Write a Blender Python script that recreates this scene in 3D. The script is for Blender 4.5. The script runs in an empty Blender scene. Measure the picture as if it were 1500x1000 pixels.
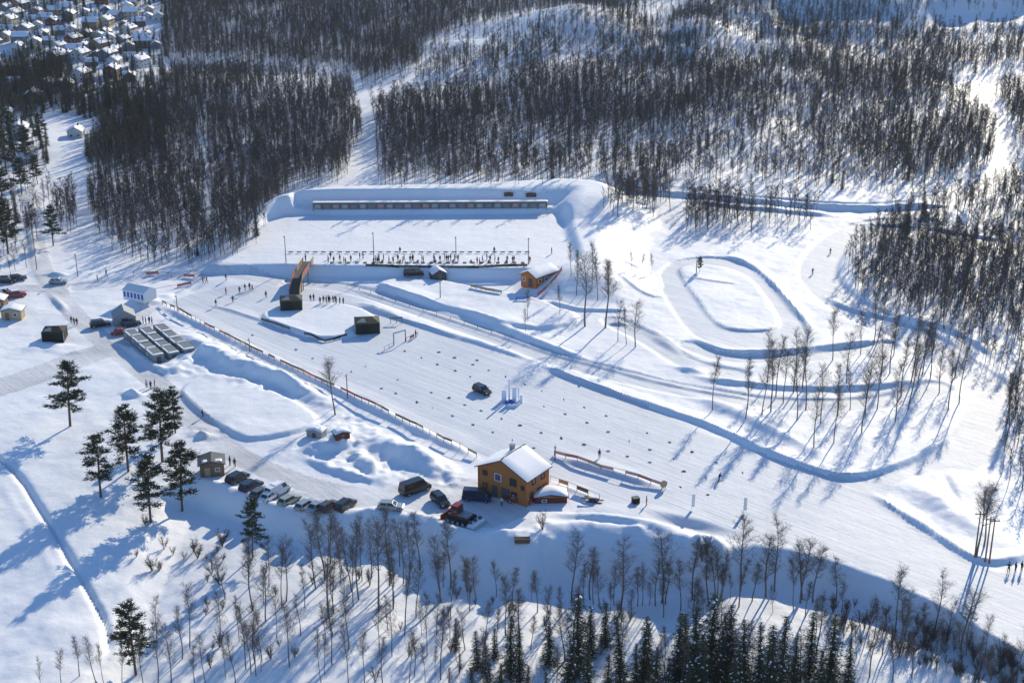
import bpy, bmesh, math, random
import numpy as np
from mathutils import Vector, Matrix

# ------------------------------------------------------------------ camera, sky, sun, exposure
scene = bpy.context.scene
COL = scene.collection
F_PX, CAM_H, PITCH = 2100.0, 115.0, math.atan(800 / 2100.0)
cam_d = bpy.data.cameras.new('camera'); cam = bpy.data.objects.new('camera', cam_d); COL.objects.link(cam)
cam_d.sensor_width = 36.0; cam_d.lens = 36.0 * F_PX / 1500.0
cam_d.clip_start = 1.0; cam_d.clip_end = 6000.0
cam.location = (0, 0, CAM_H); cam.rotation_euler = (math.pi / 2 - PITCH, 0, 0)
scene.camera = cam

SUN_EL, SUN_AZ = math.radians(23.5), math.radians(25.0)      # azimuth clockwise from +Y
world = bpy.data.worlds.new('World'); scene.world = world; world.use_nodes = True
nt = world.node_tree; nt.nodes.clear()
wo = nt.nodes.new('ShaderNodeOutputWorld'); bg = nt.nodes.new('ShaderNodeBackground'); sk = nt.nodes.new('ShaderNodeTexSky')
sk.sky_type = 'NISHITA'; sk.sun_disc = False; sk.sun_elevation = SUN_EL; sk.sun_rotation = SUN_AZ
sk.altitude = 300; sk.air_density = 1.0; sk.dust_density = 0.0; sk.ozone_density = 6.0
bg.inputs['Strength'].default_value = 0.15
nt.links.new(sk.outputs[0], bg.inputs[0]); nt.links.new(bg.outputs[0], wo.inputs[0])
sun_d = bpy.data.lights.new('sun', 'SUN'); sun = bpy.data.objects.new('sun', sun_d); COL.objects.link(sun)
sun_d.energy = 4.3; sun_d.angle = math.radians(0.5); sun_d.color = (1.0, 0.885, 0.66)
S = Vector((math.sin(SUN_AZ) * math.cos(SUN_EL), math.cos(SUN_AZ) * math.cos(SUN_EL), math.sin(SUN_EL)))
sun.rotation_euler = (-S).to_track_quat('-Z', 'Y').to_euler(); sun.location = (120, 300, 200)
scene.view_settings.view_transform = 'Standard'; scene.view_settings.look = 'None'
scene.view_settings.exposure = 0.36; scene.view_settings.gamma = 1.0; scene.view_settings.use_curve_mapping = False
scene.cycles.max_bounces = 5; scene.cycles.diffuse_bounces = 3; scene.cycles.transparent_max_bounces = 4
scene.cycles.caustics_reflective = False; scene.cycles.caustics_refractive = False

R = random.Random(11)
CT, ST = math.cos(PITCH), math.sin(PITCH)

# ------------------------------------------------------------------ materials
MATS = {}
def mat(name, col, rough=0.7, var=0.12, scale=3.0, metal=0.0, spec=0.3, bump=0.0, stretch=None):
    if name in MATS: return MATS[name]
    m = bpy.data.materials.new(name); m.use_nodes = True; t = m.node_tree; b = t.nodes['Principled BSDF']
    tc = t.nodes.new('ShaderNodeTexCoord'); no = t.nodes.new('ShaderNodeTexNoise')
    no.inputs['Scale'].default_value = scale; no.inputs['Detail'].default_value = 4
    src = tc.outputs['Object']
    if stretch:
        mp = t.nodes.new('ShaderNodeMapping'); mp.inputs['Scale'].default_value = stretch
        t.links.new(src, mp.inputs[0]); src = mp.outputs[0]
    t.links.new(src, no.inputs['Vector'])
    mx = t.nodes.new('ShaderNodeMix'); mx.data_type = 'RGBA'
    mx.inputs['A'].default_value = (*[max(0, c * (1 - var)) for c in col], 1)
    mx.inputs['B'].default_value = (*[min(1, c * (1 + var)) for c in col], 1)
    t.links.new(no.outputs['Fac'], mx.inputs['Factor']); t.links.new(mx.outputs['Result'], b.inputs['Base Color'])
    b.inputs['Roughness'].default_value = rough; b.inputs['Metallic'].default_value = metal
    b.inputs['Specular IOR Level'].default_value = spec
    if bump:
        bp = t.nodes.new('ShaderNodeBump'); bp.inputs['Strength'].default_value = bump; bp.inputs['Distance'].default_value = 0.05
        t.links.new(no.outputs['Fac'], bp.inputs['Height']); t.links.new(bp.outputs[0], b.inputs['Normal'])
    MATS[name] = m; return m

def snow_ground(name, colA, colB, stripes=0.0, ang=0.0, lump=1.0):
    m = bpy.data.materials.new(name); m.use_nodes = True; t = m.node_tree; b = t.nodes['Principled BSDF']
    N = t.nodes.new; L = t.links.new
    tc = N('ShaderNodeTexCoord')
    n1 = N('ShaderNodeTexNoise'); n1.inputs['Scale'].default_value = 0.06; n1.inputs['Detail'].default_value = 5
    n2 = N('ShaderNodeTexNoise'); n2.inputs['Scale'].default_value = 0.9; n2.inputs['Detail'].default_value = 6; n2.inputs['Roughness'].default_value = 0.65
    n3 = N('ShaderNodeTexNoise'); n3.inputs['Scale'].default_value = 0.22; n3.inputs['Detail'].default_value = 3
    for n in (n1, n2, n3): L(tc.outputs['Object'], n.inputs['Vector'])
    mp = N('ShaderNodeMapping'); mp.vector_type = 'TEXTURE'; mp.inputs['Rotation'].default_value = (0, 0, ang); mp.inputs['Scale'].default_value = (45, 0.62, 1)
    L(tc.outputs['Object'], mp.inputs[0])
    st = N('ShaderNodeTexNoise'); st.inputs['Scale'].default_value = 1.0; st.inputs['Detail'].default_value = 5; st.inputs['Roughness'].default_value = 0.7
    L(mp.outputs[0], st.inputs['Vector'])
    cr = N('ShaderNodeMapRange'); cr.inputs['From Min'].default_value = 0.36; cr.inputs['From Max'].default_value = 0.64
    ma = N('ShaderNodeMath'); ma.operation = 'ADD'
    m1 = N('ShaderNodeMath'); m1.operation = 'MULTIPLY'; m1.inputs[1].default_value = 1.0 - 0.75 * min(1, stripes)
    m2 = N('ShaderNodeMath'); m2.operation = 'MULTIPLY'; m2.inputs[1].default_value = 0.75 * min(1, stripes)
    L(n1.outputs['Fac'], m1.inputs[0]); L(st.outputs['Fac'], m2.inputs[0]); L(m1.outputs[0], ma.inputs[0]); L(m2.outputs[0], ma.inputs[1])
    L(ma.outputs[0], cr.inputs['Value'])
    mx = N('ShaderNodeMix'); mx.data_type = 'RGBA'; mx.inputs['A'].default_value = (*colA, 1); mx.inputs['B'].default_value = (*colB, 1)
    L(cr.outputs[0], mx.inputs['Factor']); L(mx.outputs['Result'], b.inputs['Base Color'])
    b.inputs['Roughness'].default_value = 0.62; b.inputs['Specular IOR Level'].default_value = 0.25
    h = N('ShaderNodeMath'); h.operation = 'MULTIPLY_ADD'; h.inputs[1].default_value = 3.5; L(n3.outputs['Fac'], h.inputs[0]); L(n2.outputs['Fac'], h.inputs[2])
    h2 = N('ShaderNodeMath'); h2.operation = 'MULTIPLY_ADD'; h2.inputs[1].default_value = stripes * 1.6; L(st.outputs['Fac'], h2.inputs[0]); L(h.outputs[0], h2.inputs[2])
    bp = N('ShaderNodeBump'); bp.inputs['Strength'].default_value = 0.5; bp.inputs['Distance'].default_value = 0.12 * lump
    L(h2.outputs[0], bp.inputs['Height']); L(bp.outputs[0], b.inputs['Normal'])
    return m

# ------------------------------------------------------------------ terrain
def P0(px, py, z=0.0):
    """ground point under a sight line, on the level z"""
    r = (px - 750) / F_PX; u = -(py - 500) / F_PX
    dy = CT + u * ST; dz = -ST + u * CT
    t = (z - CAM_H) / dz
    return (r * t, dy * t)
def PP(pts, z=0.0):
    o = []
    for a, b in pts:
        q = P0(a, b, z)
        if b < 300:
            for _ in range(12): q = P0(a, b, z + float(land(np.float64(q[0]), np.float64(q[1]))))
        o.append(q)
    return o
def graded(fine0, fine1, d, lo, hi, g):
    a = list(np.arange(fine0, fine1 + 1e-6, d)); s = d; v = fine0; pre = []
    while v > lo: s *= g; v -= s; pre.append(v)
    s = d; v = fine1; post = []
    while v < hi: s *= g; v += s; post.append(v)
    return np.array(pre[::-1] + a + post)
XS = graded(-128, 135, 0.5, -3000, 3000, 1.06)
YS = graded(150, 425, 0.5, -300, 4500, 1.03)
GX, GY = np.meshgrid(XS, YS)
def vnoise(x, y, scale, seed):
    rs = np.random.RandomState(seed); T = rs.rand(256, 256)
    u = np.asarray(x) / scale; v = np.asarray(y) / scale
    iu = np.floor(u).astype(int); iv = np.floor(v).astype(int); fu = u - iu; fv = v - iv
    fu = fu * fu * (3 - 2 * fu); fv = fv * fv * (3 - 2 * fv)
    a = T[iv % 256, iu % 256]; b = T[iv % 256, (iu + 1) % 256]; c = T[(iv + 1) % 256, iu % 256]; d = T[(iv + 1) % 256, (iu + 1) % 256]
    return (a * (1 - fu) + b * fu) * (1 - fv) + (c * (1 - fu) + d * fu) * fv * 1.0
def fbm(x, y, s, seed, o=4): return sum(vnoise(x, y, s / 2 ** i, seed + i) / 2 ** i for i in range(o)) / sum(1 / 2 ** i for i in range(o)) - 0.5
def sstep(a, b, v): t = np.clip((v - a) / (b - a), 0, 1); return t * t * (3 - 2 * t)
Z = np.zeros_like(GX)
def land(x, y):
    far = sstep(440, 900, y)
    return far * (14 + 12 * sstep(-120, 160, x)) + far * 16 * fbm(x, y, 130, 21) + sstep(900, 2500, y) * 60
def sub(pts, m):
    a = np.array(pts); x0, y0 = a.min(0) - m; x1, y1 = a.max(0) + m
    i0, i1 = np.searchsorted(XS, [x0, x1]); j0, j1 = np.searchsorted(YS, [y0, y1])
    return slice(max(j0, 0), j1 + 1), slice(max(i0, 0), i1 + 1)
def pdist(pts, x, y, closed=False):
    best = np.full(x.shape, 1e9); n = len(pts)
    for k in range(n if closed else n - 1):
        ax, ay = pts[k]; bx, by = pts[(k + 1) % n]; dx, dy = bx - ax, by - ay; L2 = dx * dx + dy * dy + 1e-9
        t = np.clip(((x - ax) * dx + (y - ay) * dy) / L2, 0, 1)
        best = np.minimum(best, (x - ax - t * dx) ** 2 + (y - ay - t * dy) ** 2)
    return np.sqrt(best)
def inside(pts, x, y):
    r = np.zeros(x.shape, bool); n = len(pts)
    for k in range(n):
        ax, ay = pts[k]; bx, by = pts[(k + 1) % n]
        if ay == by: continue
        c = ((ay > y) != (by > y)) & (x < (bx - ax) * (y - ay) / (by - ay) + ax); r ^= c
    return r
def smooth(pts, n=2, closed=False):
    for _ in range(n):
        o = [] if closed else [pts[0]]; m = len(pts)
        for k in range(m if closed else m - 1):
            a = pts[k]; b = pts[(k + 1) % m]
            o += [(a[0] * .75 + b[0] * .25, a[1] * .75 + b[1] * .25), (a[0] * .25 + b[0] * .75, a[1] * .25 + b[1] * .75)]
        if not closed: o.append(pts[-1])
        pts = o
    return pts
def ridge(pts, h, w, rough=0.25, seed=1):
    """a ploughed bank of height h (negative: a furrow) and half width w"""
    if 0.4 <= h <= 1.3 and w < 3.2: h *= 0.72; w *= 0.85
    pts = smooth(pts); s = sub(pts, w * 1.5 + 1); x, y = GX[s], GY[s]
    d = pdist(pts, x, y) * (1 + 0.9 * fbm(x, y, max(9.0, w * 4), seed + 2, 2)) + fbm(x, y, max(3.0, w * .9), seed) * w * rough * 1.6
    L = sum(math.dist(pts[k], pts[k + 1]) for k in range(len(pts) - 1)); tp = min(5.0 * w, L * 0.45)
    e = np.minimum(np.hypot(x - pts[0][0], y - pts[0][1]), np.hypot(x - pts[-1][0], y - pts[-1][1]))
    if rough >= 0.25 and w < 8: d = d + fbm(x, y, 1.5, seed + 4, 3) * w * rough * 0.6
    Z[s] += h * (0.12 + 0.88 * sstep(0, tp, e)) * (1 - sstep(0.0, 1.0, np.abs(d) / w)) * (1 + fbm(x, y, max(5.0, w), seed + 9) * rough * 2)
    if 0.28 <= h <= 1.0 and w < 2.8:          # the side away from the cut falls off gently
        q = [(a + 0.42 * w * 1.3, b + 0.91 * w * 1.3) for a, b in pts]; s = sub(q, w * 4); x, y = GX[s], GY[s]
        d2 = pdist(q, x, y) * (1 + 0.8 * fbm(x, y, 12.0, seed + 3, 2)); e = np.minimum(np.hypot(x - q[0][0], y - q[0][1]), np.hypot(x - q[-1][0], y - q[-1][1]))
        Z[s] += 0.5 * h * sstep(0, tp * 1.5, e) * (1 - sstep(0, 1, d2 / (w * 2.7)))
def plateau(pts, h, w, mode='add', rough=0.2, seed=3, sm=2):
    """flat ground raised by h, its edge sloping down outside over w metres"""
    pts = smooth(pts, sm, True); s = sub(pts, w + 4); x, y = GX[s], GY[s]
    d = pdist(pts, x, y, True); d[inside(pts, x, y)] *= -1
    d = d + fbm(x, y, 4.0, seed) * w * rough
    m = 1 - sstep(0.0, 1.0, d / w)
    if mode == 'add': Z[s] += h * m
    else: Z[s] = Z[s] * (1 - m) + h * m
    return m
GROOM = np.zeros_like(GX); PLAIN = np.zeros_like(GX)
def mask_poly(M, pts, soft=1.5, sm=1):
    pts = smooth(pts, sm, True); s = sub(pts, 4); x, y = GX[s], GY[s]
    d = pdist(pts, x, y, True); d[inside(pts, x, y)] *= -1
    M[s] = np.maximum(M[s], 1 - sstep(-soft, soft, d))
def mask_line(M, pts, w, soft=1.0):
    pts = smooth(pts); s = sub(pts, w + 3); x, y = GX[s], GY[s]
    M[s] = np.maximum(M[s], 1 - sstep(w - soft, w + soft, pdist(pts, x, y)))

# groomed tracks
TRAIL = np.zeros_like(GX)
mask_poly(GROOM, PP([(236, 446), (300, 424), (420, 415), (520, 423), (560, 450), (640, 487), (778, 530), (960, 600), (1130, 672), (1240, 706), (1330, 688), (1395, 640), (1440, 560),
    (1480, 560), (1470, 640), (1440, 690), (1380, 683), (1280, 722), (1340, 772), (1430, 832), (1520, 850), (1560, 990), (1500, 950), (1400, 893), (1300, 843), (1230, 818), (1160, 800), (1090, 792), (1000, 768), (900, 757), (830, 752), (880, 735), (805, 700), (700, 664), (500, 566), (350, 497)]))
for pl, w in (([(120, 420), (190, 412), (250, 402), (320, 402), (400, 412), (480, 416), (540, 428), (660, 470), (800, 522), (900, 548), (1000, 570), (1100, 588), (1200, 594), (1310, 588), (1372, 566)], 3.2),
              ([(900, 470), (960, 500), (1010, 535), (1080, 548)], 3.0), ([(1010, 505), (1060, 525), (1180, 525), (1300, 505)], 2.5),
              ([(1440, 560), (1360, 500), (1260, 460), (1205, 420), (1195, 390), (1225, 350), (1290, 325), (1400, 330), (1500, 350)], 5.2),
              ([(860, 270), (1000, 278), (1150, 296), (1280, 304), (1400, 290), (1455, 268), (1480, 230), (1470, 190), (1440, 155), (1455, 115), (1510, 98)], 3.6)):
    mask_line(GROOM, PP(pl), w); mask_line(TRAIL, PP(pl), w, 0.6)
_o = np.zeros_like(GX); _i = np.zeros_like(GX)
mask_poly(_o, PP([(958, 405), (982, 382), (1040, 374), (1095, 384), (1140, 424), (1178, 468), (1188, 498), (1150, 511), (1060, 512), (1018, 496), (985, 455)]), 0.5, 2)
mask_poly(_i, PP([(992, 394), (1012, 387), (1060, 390), (1098, 406), (1124, 440), (1144, 474), (1130, 484), (1072, 484), (1046, 472), (1016, 430), (1002, 410)]), 0.5, 2)
GROOM = np.maximum(GROOM, _o * (1 - _i)); TRAIL = np.maximum(TRAIL, _o * (1 - _i) * 0.8)
mask_poly(PLAIN, PP([(370, 465), (440, 440), (520, 447), (560, 470), (540, 488), (475, 505)]))
GROOM *= 1 - PLAIN
mask_poly(PLAIN, PP([(350, 372), (395, 325), (430, 312), (815, 312), (830, 330), (835, 385), (775, 392), (470, 386)], 2.6))
mask_poly(PLAIN, PP([(270, 660), (330, 690), (400, 738), (480, 752), (600, 752), (660, 775), (720, 785), (800, 740), (690, 705), (600, 715), (440, 670), (380, 655)]))
ROAD = np.zeros_like(GX)
for pl, w in (([(44, 280), (48, 330), (56, 385), (80, 425), (112, 465), (165, 512), (225, 556), (262, 590), (300, 628), (350, 668), (400, 690), (470, 715), (560, 728), (640, 745), (720, 752)], 2.6), ([(-40, 580), (60, 548), (130, 520), (165, 512)], 4.5), ([(-40, 425), (40, 420), (80, 425), (150, 412)], 2.6), ([(165, 512), (180, 478), (215, 455)], 2.0)): mask_line(ROAD, PP(pl), w)
mask_poly(ROAD, PP([(330, 690), (360, 700), (400, 712), (520, 735), (600, 705), (690, 712), (790, 742), (730, 775), (660, 770), (560, 744), (440, 744), (370, 724)]))
ROAD *= GROOM < 0.5
flat = np.clip(np.maximum(np.maximum(GROOM, PLAIN), ROAD), 0, 1)

# the land: gentle near the stadium, hills beyond
Z += land(GX, GY)
Z += sstep(400, 520, GY) * 5.0 * fbm(GX, GY, 45, 5)
Z += (1 - flat) * (0.6 * fbm(GX, GY, 11, 31) + 0.2 * fbm(GX, GY, 3.2, 41, 3))
Z += (1 - flat) * sstep(60, 90, GX) * sstep(240, 300, GY) * 2.0 * fbm(GX, GY, 22, 51)
for pl, h, w in (([(690, 62), (780, 50), (860, 40), (960, 45)], 11, 34), ([(1080, 30), (1200, 10), (1340, 4)], 14, 40), ([(1330, 12), (1420, 6), (1560, 2)], 12, 26), ([(980, 70), (1060, 55), (1120, 60)], 8, 26)):
    ridge(PP(pl), h, w, 0.2, 77)

Z -= 0.38 * TRAIL
# shooting range: raised floor, berms on three sides
RZ = 2.6
berm = PP([(340, 372), (364, 340), (398, 306), (440, 288), (520, 283), (640, 281), (760, 277), (830, 273), (868, 276), (872, 292), (856, 308), (850, 345), (856, 382)], RZ + 3.6)
bp_ = smooth(berm); s_ = sub(bp_, 22); x_, y_ = GX[s_], GY[s_]
d_ = pdist(bp_, x_, y_) + fbm(x_, y_, 7, 8) * 1.5
ky = y_ - P0(352, 366, RZ)[1]; kx = sstep(-15, 5, x_)
hmax = np.maximum(sstep(2, 40, ky) * 7.0, kx * (3.8 + 3.0 * sstep(20, 50, ky))) * 1.0 + 0.8
bz_ = hmax * (1 - sstep(0.12, 1.0, d_ / (15.0 + 5 * kx))); Z[s_] = np.where(bz_ > 0.02, np.maximum(Z[s_], bz_), Z[s_])
m_ = plateau(PP([(300, 388), (340, 377), (362, 352), (390, 326), (425, 313), (640, 310), (812, 310), (822, 322), (826, 345), (838, 378), (830, 391), (775, 392), (640, 390), (535, 388), (470, 387), (400, 385)], RZ), RZ, 3.4, 'set', 0.08, 3, 1)
plateau(PP([(432, 307), (640, 306), (806, 305), (808, 298), (640, 298), (440, 299)], RZ + 1.3), RZ + 1.3, 2.2, 'set', 0.1, 3, 1)
# terraces and banks
plateau(PP([(545, 411), (620, 404), (700, 420), (770, 432), (790, 440), (860, 462), (775, 482), (672, 450), (600, 430)], 1.0), 0.9, 1.6)
ridge(PP([(549, 418), (600, 436), (658, 455)]), 0.75, 1.5)
ridge(PP([(672, 455), (740, 482), (813, 512), (860, 525)]), 1.0, 1.9)
ridge(PP([(520, 422), (667, 469), (749, 496), (813, 519), (901, 541), (960, 557), (1040, 574), (1110, 584)]), 0.32, 0.7)
ridge(PP([(520, 446), (637, 484), (725, 510), (778, 528)]), 0.75, 1.3)
ridge(PP([(792, 534), (848, 559), (960, 597), (1040, 622), (1130, 667), (1200, 692), (1245, 702), (1310, 688), (1392, 643)]), 1.05, 1.4, .2)
ridge(PP([(1000, 572), (1080, 606), (1160, 645), (1210, 668)]), 0.8, 2.6)
ridge(PP([(780, 441), (829, 450), (858, 456), (940, 455)]), 0.8, 1.5)
ridge(PP([(885, 472), (925, 474)]), 0.8, 1.4)
ridge(PP([(1010, 548), (1050, 560), (1120, 566), (1180, 570), (1300, 568), (1368, 552)]), 1.0, 1.9)
ridge(PP([(1060, 374), (1110, 391), (1150, 436), (1184, 476)]), 0.6, 1.1)
plateau(PP([(992, 394), (1012, 386), (1060, 389), (1098, 405), (1124, 440), (1144, 474), (1130, 484), (1072, 484), (1046, 472), (1016, 430), (1002, 410)]), 0.12, 0.9)
ridge(PP([(1005, 405), (1040, 412), (1090, 416)]), 0.5, 1.2)
ridge(PP([(1015, 493), (1050, 513), (1100, 519), (1180, 512), (1300, 498)]), 0.8, 1.6)
ridge(PP([(905, 418), (945, 433), (978, 435)]), 0.5, 0.9); ridge(PP([(900, 396), (950, 400)]), 0.7, 1.6)
ridge(PP([(950, 484), (985, 508), (1005, 520)]), 0.8, 2.4); ridge(PP([(985, 536), (1015, 545), (1045, 543)]), 1.0, 2.6)
ridge(PP([(1276, 722), (1340, 764), (1400, 803), (1434, 823), (1475, 824), (1520, 806)]), 0.8, 1.4)
ridge(PP([(1310, 700), (1370, 730), (1430, 778), (1480, 800)]), 1.3, 5.0); ridge(PP([(1380, 690), (1402, 732), (1440, 776)]), -0.35, 0.8)
ridge(PP([(1208, 432), (1240, 452), (1310, 467), (1400, 485), (1470, 530)]), 0.9, 1.8)
ridge(PP([(870, 276), (1000, 281), (1150, 298), (1290, 304), (1400, 296)], 1.0), 1.5, 2.2); ridge(PP([(1000, 290), (1150, 308), (1240, 312)], 1.0), 0.9, 2.0); ridge(PP([(1250, 322), (1340, 326), (1440, 343), (1520, 352)], 1), 0.9, 2.2)
# infield platform
plateau(PP([(372, 463), (440, 443), (520, 450), (555, 470), (537, 484), (476, 500), (430, 486)]), 0.7, 0.9)
ridge(PP([(520, 442), (590, 466)]), 0.5, 0.9); ridge(PP([(305, 446), (340, 455), (420, 482), (474, 500)]), 0.35, 0.9)
# left of the fence: ploughed banks and terraces
ridge(PP([(238, 448), (300, 480), (400, 528), (520, 585), (620, 635), (700, 672)]), 0.8, 1.7, 0.15)
ridge(PP([(250, 478), (330, 532), (390, 549), (470, 586), (500, 600)]), 2.0, 4.0, 0.3)
ridge(PP([(352, 541), (400, 556), (470, 588)]), 1.3, 3.0, 0.3)
ridge(PP([(530, 640), (560, 648), (610, 672), (656, 696), (680, 702)]), 2.2, 4.0, 0.3)
ridge(PP([(435, 664), (480, 655), (505, 642), (525, 634)]), 2.0, 3.2, 0.5); ridge(PP([(434, 664), (500, 694), (552, 706), (575, 712)]), 0.9, 1.8, 0.4); ridge(PP([(515, 655), (540, 680), (560, 700)]), 1.6, 2.8, 0.5)
plateau(PP([(262, 566), (330, 545), (470, 610), (450, 630), (375, 644), (352, 640), (285, 600)]), 0.7, 1.0)
ridge(PP([(228, 545), (270, 528), (300, 520), (345, 534)]), 1.4, 2.6, 0.5)
ridge(PP([(165, 500), (200, 520), (225, 540), (250, 548), (275, 535), (290, 522)]), 0.9, 1.6, 0.5)
ridge(PP([(182, 574), (200, 580), (212, 582)]), 1.4, 2.0, 0.6); ridge(PP([(285, 636), (310, 640)]), 1.2, 1.8, 0.8)
ridge(PP([(75, 432), (100, 460)]), 0.8, 1.3); ridge(PP([(175, 456), (205, 444), (235, 438)]), 2.0, 3.0, 0.3)
ridge(PP([(30, 520), (60, 505), (100, 512)]), 0.9, 4.0, 0.3)
for a, b in (((44, 290), (50, 380)), ((60, 402), (105, 405))): ridge(PP([a, b]), 0.8, 1.6, 0.6)
_m = np.zeros_like(GX); mask_poly(_m, PP([(245, 470), (330, 525), (480, 588), (600, 650), (690, 700), (660, 722), (560, 718), (430, 668), (470, 640), (480, 606), (340, 560), (230, 548)]), 2.0)
Z += _m * (0.28 - np.abs(fbm(GX, GY, 3.0, 401, 3)) * 1.9) * 0.75 + _m * 0.3 * fbm(GX, GY, 1.4, 411, 2)
# trodden furrows across the left field
ridge(PP([(-30, 650), (20, 680), (62, 742), (110, 820), (148, 875), (156, 905), (150, 930)]), -0.8, 0.9, 0.02)
ridge(PP([(0, 700), (60, 790), (100, 860)]), 0.12, 1.0, 0.1)
# banks beside the lower fences, strip of bank above the drop
ridge(PP([(812, 668), (880, 688), (972, 716)]), 0.8, 1.5, 0.2); ridge(PP([(806, 706), (880, 734)]), 0.5, 1.2, 0.4)
ridge(PP([(800, 752), (900, 760), (980, 775), (1028, 793)]), 1.1, 2.2, 0.15); ridge(PP([(930, 755), (1010, 766), (1075, 788)]), -1.0, 2.6, 0.1)
ridge(PP([(1035, 800), (1048, 812)]), 1.8, 3.0, 0.4)
# the drop below the car park
BK = [(-300, 760, 0), (150, 745, 0.0), (240, 712, 0.8), (292, 704, 2.8), (345, 720, 3.0), (400, 741, 3.3), (450, 751, 3.4), (500, 756, 3.5), (560, 752, 3.8), (600, 757, 4.4), (640, 768, 4.8), (665, 781, 5.0), (700, 789, 5.4), (730, 783, 5.7), (770, 785, 6), (795, 772, 6.4), (850, 770, 6.6), (900, 775, 6.5), (960, 783, 6.0),
      (1020, 797, 5.2), (1060, 800, 4.4), (1100, 795, 4.3), (1160, 803, 4.2), (1230, 822, 3.8), (1300, 847, 3.6), (1400, 897, 3.4), (1500, 955, 3.2), (1700, 1060, 3)]
bx = [P0(a, b)[0] for a, b, c in BK]; by = [P0(a, b)[1] for a, b, c in BK]; bd = [c for a, b, c in BK]
Yb = np.interp(GX, bx, by) + np.where(GX < P0(800, 770)[0], 2.2, 0.4) * fbm(GX, GY * 0.15, 5.0, 61, 3); Db = np.interp(GX, bx, bd)
dd = (Yb - GY) * 0.95
Z -= Db * sstep(0.0, 1.0, dd / np.maximum(2.5, Db * 1.45))
Z += 0.5 * np.minimum(1, Db) * np.exp(-((dd + 0.9) / 1.0) ** 2) * (1 - sstep(P0(1000, 790)[0], P0(1060, 790)[0], GX)) * (1 + fbm(GX, GY, 3.0, 91) * 2.5)
near = sstep(4, 40, dd)
Z += near * (1.6 * fbm(GX, GY, 17, 71) + 0.5 * fbm(GX, GY, 4, 73)) - near * 0.03 * np.maximum(0, dd)
Z -= sstep(-20, -90, GX) * sstep(270, 170, GY) * 3.0

clod = np.exp(-((dd - 2.0) / 4.0) ** 2) * sstep(P0(540, 760)[0], P0(600, 760)[0], GX) * (1 - sstep(P0(800, 780)[0], P0(830, 780)[0], GX))
Z += clod * np.maximum(0, fbm(GX, GY, 3.2, 301, 4) - 0.02) * 2.4
Z += 0.22 * fbm(GX, GY, 1.6, 311, 3) * np.exp(-((dd - 2) / 7.0) ** 2) * np.minimum(1, Db) * (GX < P0(800, 780)[0])
for pl, h, w in (([(672, 866), (705, 858), (742, 850)], 1.0, 4.0), ([(600, 838), (622, 832)], 1.2, 2.0), ([(880, 884), (960, 876), (1050, 868)], 0.9, 3.0)): ridge([P0(a, b, -5.0) for a, b in pl], h, w, 0.45, 211)
def hgt(x, y):
    i = min(max(int(np.searchsorted(XS, x)) - 1, 0), len(XS) - 2); j = min(max(int(np.searchsorted(YS, y)) - 1, 0), len(YS) - 2)
    u = (x - XS[i]) / (XS[i + 1] - XS[i]); v = (y - YS[j]) / (YS[j + 1] - YS[j])
    return float((Z[j, i] * (1 - u) + Z[j, i + 1] * u) * (1 - v) + (Z[j + 1, i] * (1 - u) + Z[j + 1, i + 1] * u) * v)
def G(px, py):
    """the ground point seen in a given direction from the air"""
    r = (px - 750) / F_PX; u = -(py - 500) / F_PX; d = Vector((r, CT + u * ST, -ST + u * CT))
    t = (45 - CAM_H) / d.z; st = 1.2
    while t < 5000:
        p = d * t; z = CAM_H + p.z
        if z <= hgt(p.x, p.y):
            if st < 0.02: break
            t -= st; st *= 0.25
        t += st
    p = d * t
    return Vector((p.x, p.y, hgt(p.x, p.y)))
def proj(x, y, z):
    vx, vy, vz = x, y, z - CAM_H
    dep = vy * CT - vz * ST; up = vy * ST + vz * CT
    return 750 + F_PX * vx / dep, 500 - F_PX * up / dep
def m_per_px(p): return (p.y * CT + (CAM_H - p.z) * ST) / F_PX

def finish(o, label=None, cat=None, group=None, kind=None):
    if label: o['label'] = label
    if cat: o['category'] = cat
    if group: o['group'] = group
    if kind: o['kind'] = kind
    return o
nyy, nxx = GX.shape
idx = np.arange(nyy * nxx).reshape(nyy, nxx)
quads = np.stack([idx[:-1, :-1], idx[:-1, 1:], idx[1:, 1:], idx[1:, :-1]], -1).reshape(-1, 4)
gm = GROOM.ravel()[quads].mean(1) > 0.5; rm_ = ~gm & (ROAD.ravel()[quads].mean(1) > 0.5)
co = np.stack([GX, GY, Z], -1).reshape(-1, 3)
def sheet(name, fq, material):
    used, inv = np.unique(fq, return_inverse=True)
    me = bpy.data.meshes.new(name); me.vertices.add(len(used)); me.vertices.foreach_set('co', co[used].ravel().astype(np.float32))
    inv = inv.reshape(-1, 4); n = len(inv); me.loops.add(n * 4); me.loops.foreach_set('vertex_index', inv.ravel().astype(np.int32))
    me.polygons.add(n); me.polygons.foreach_set('loop_start', np.arange(0, n * 4, 4, dtype=np.int32)); me.polygons.foreach_set('loop_total', np.full(n, 4, np.int32))
    me.polygons.foreach_set('use_smooth', np.ones(n, bool)); me.update(); me.materials.append(material)
    o = bpy.data.objects.new(name, me); COL.objects.link(o); o['kind'] = 'structure'; return o
a0, a1 = P0(520, 447), P0(960, 600); TRACK_ANG = math.atan2(a1[1] - a0[1], a1[0] - a0[0])
sheet('ground', quads[~gm & ~rm_], snow_ground('snow', (0.76, 0.78, 0.82), (0.84, 0.85, 0.87), 0.0, 0, 1.1))
sheet('road', quads[rm_], snow_ground('packed_snow', (0.48, 0.485, 0.50), (0.78, 0.79, 0.82), 0.5, math.radians(-50), 1.2))
sheet('ski_track', quads[gm], snow_ground('groomed_snow', (0.53, 0.57, 0.63), (0.74, 0.76, 0.80), 1.0, TRACK_ANG, 0.7))

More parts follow.
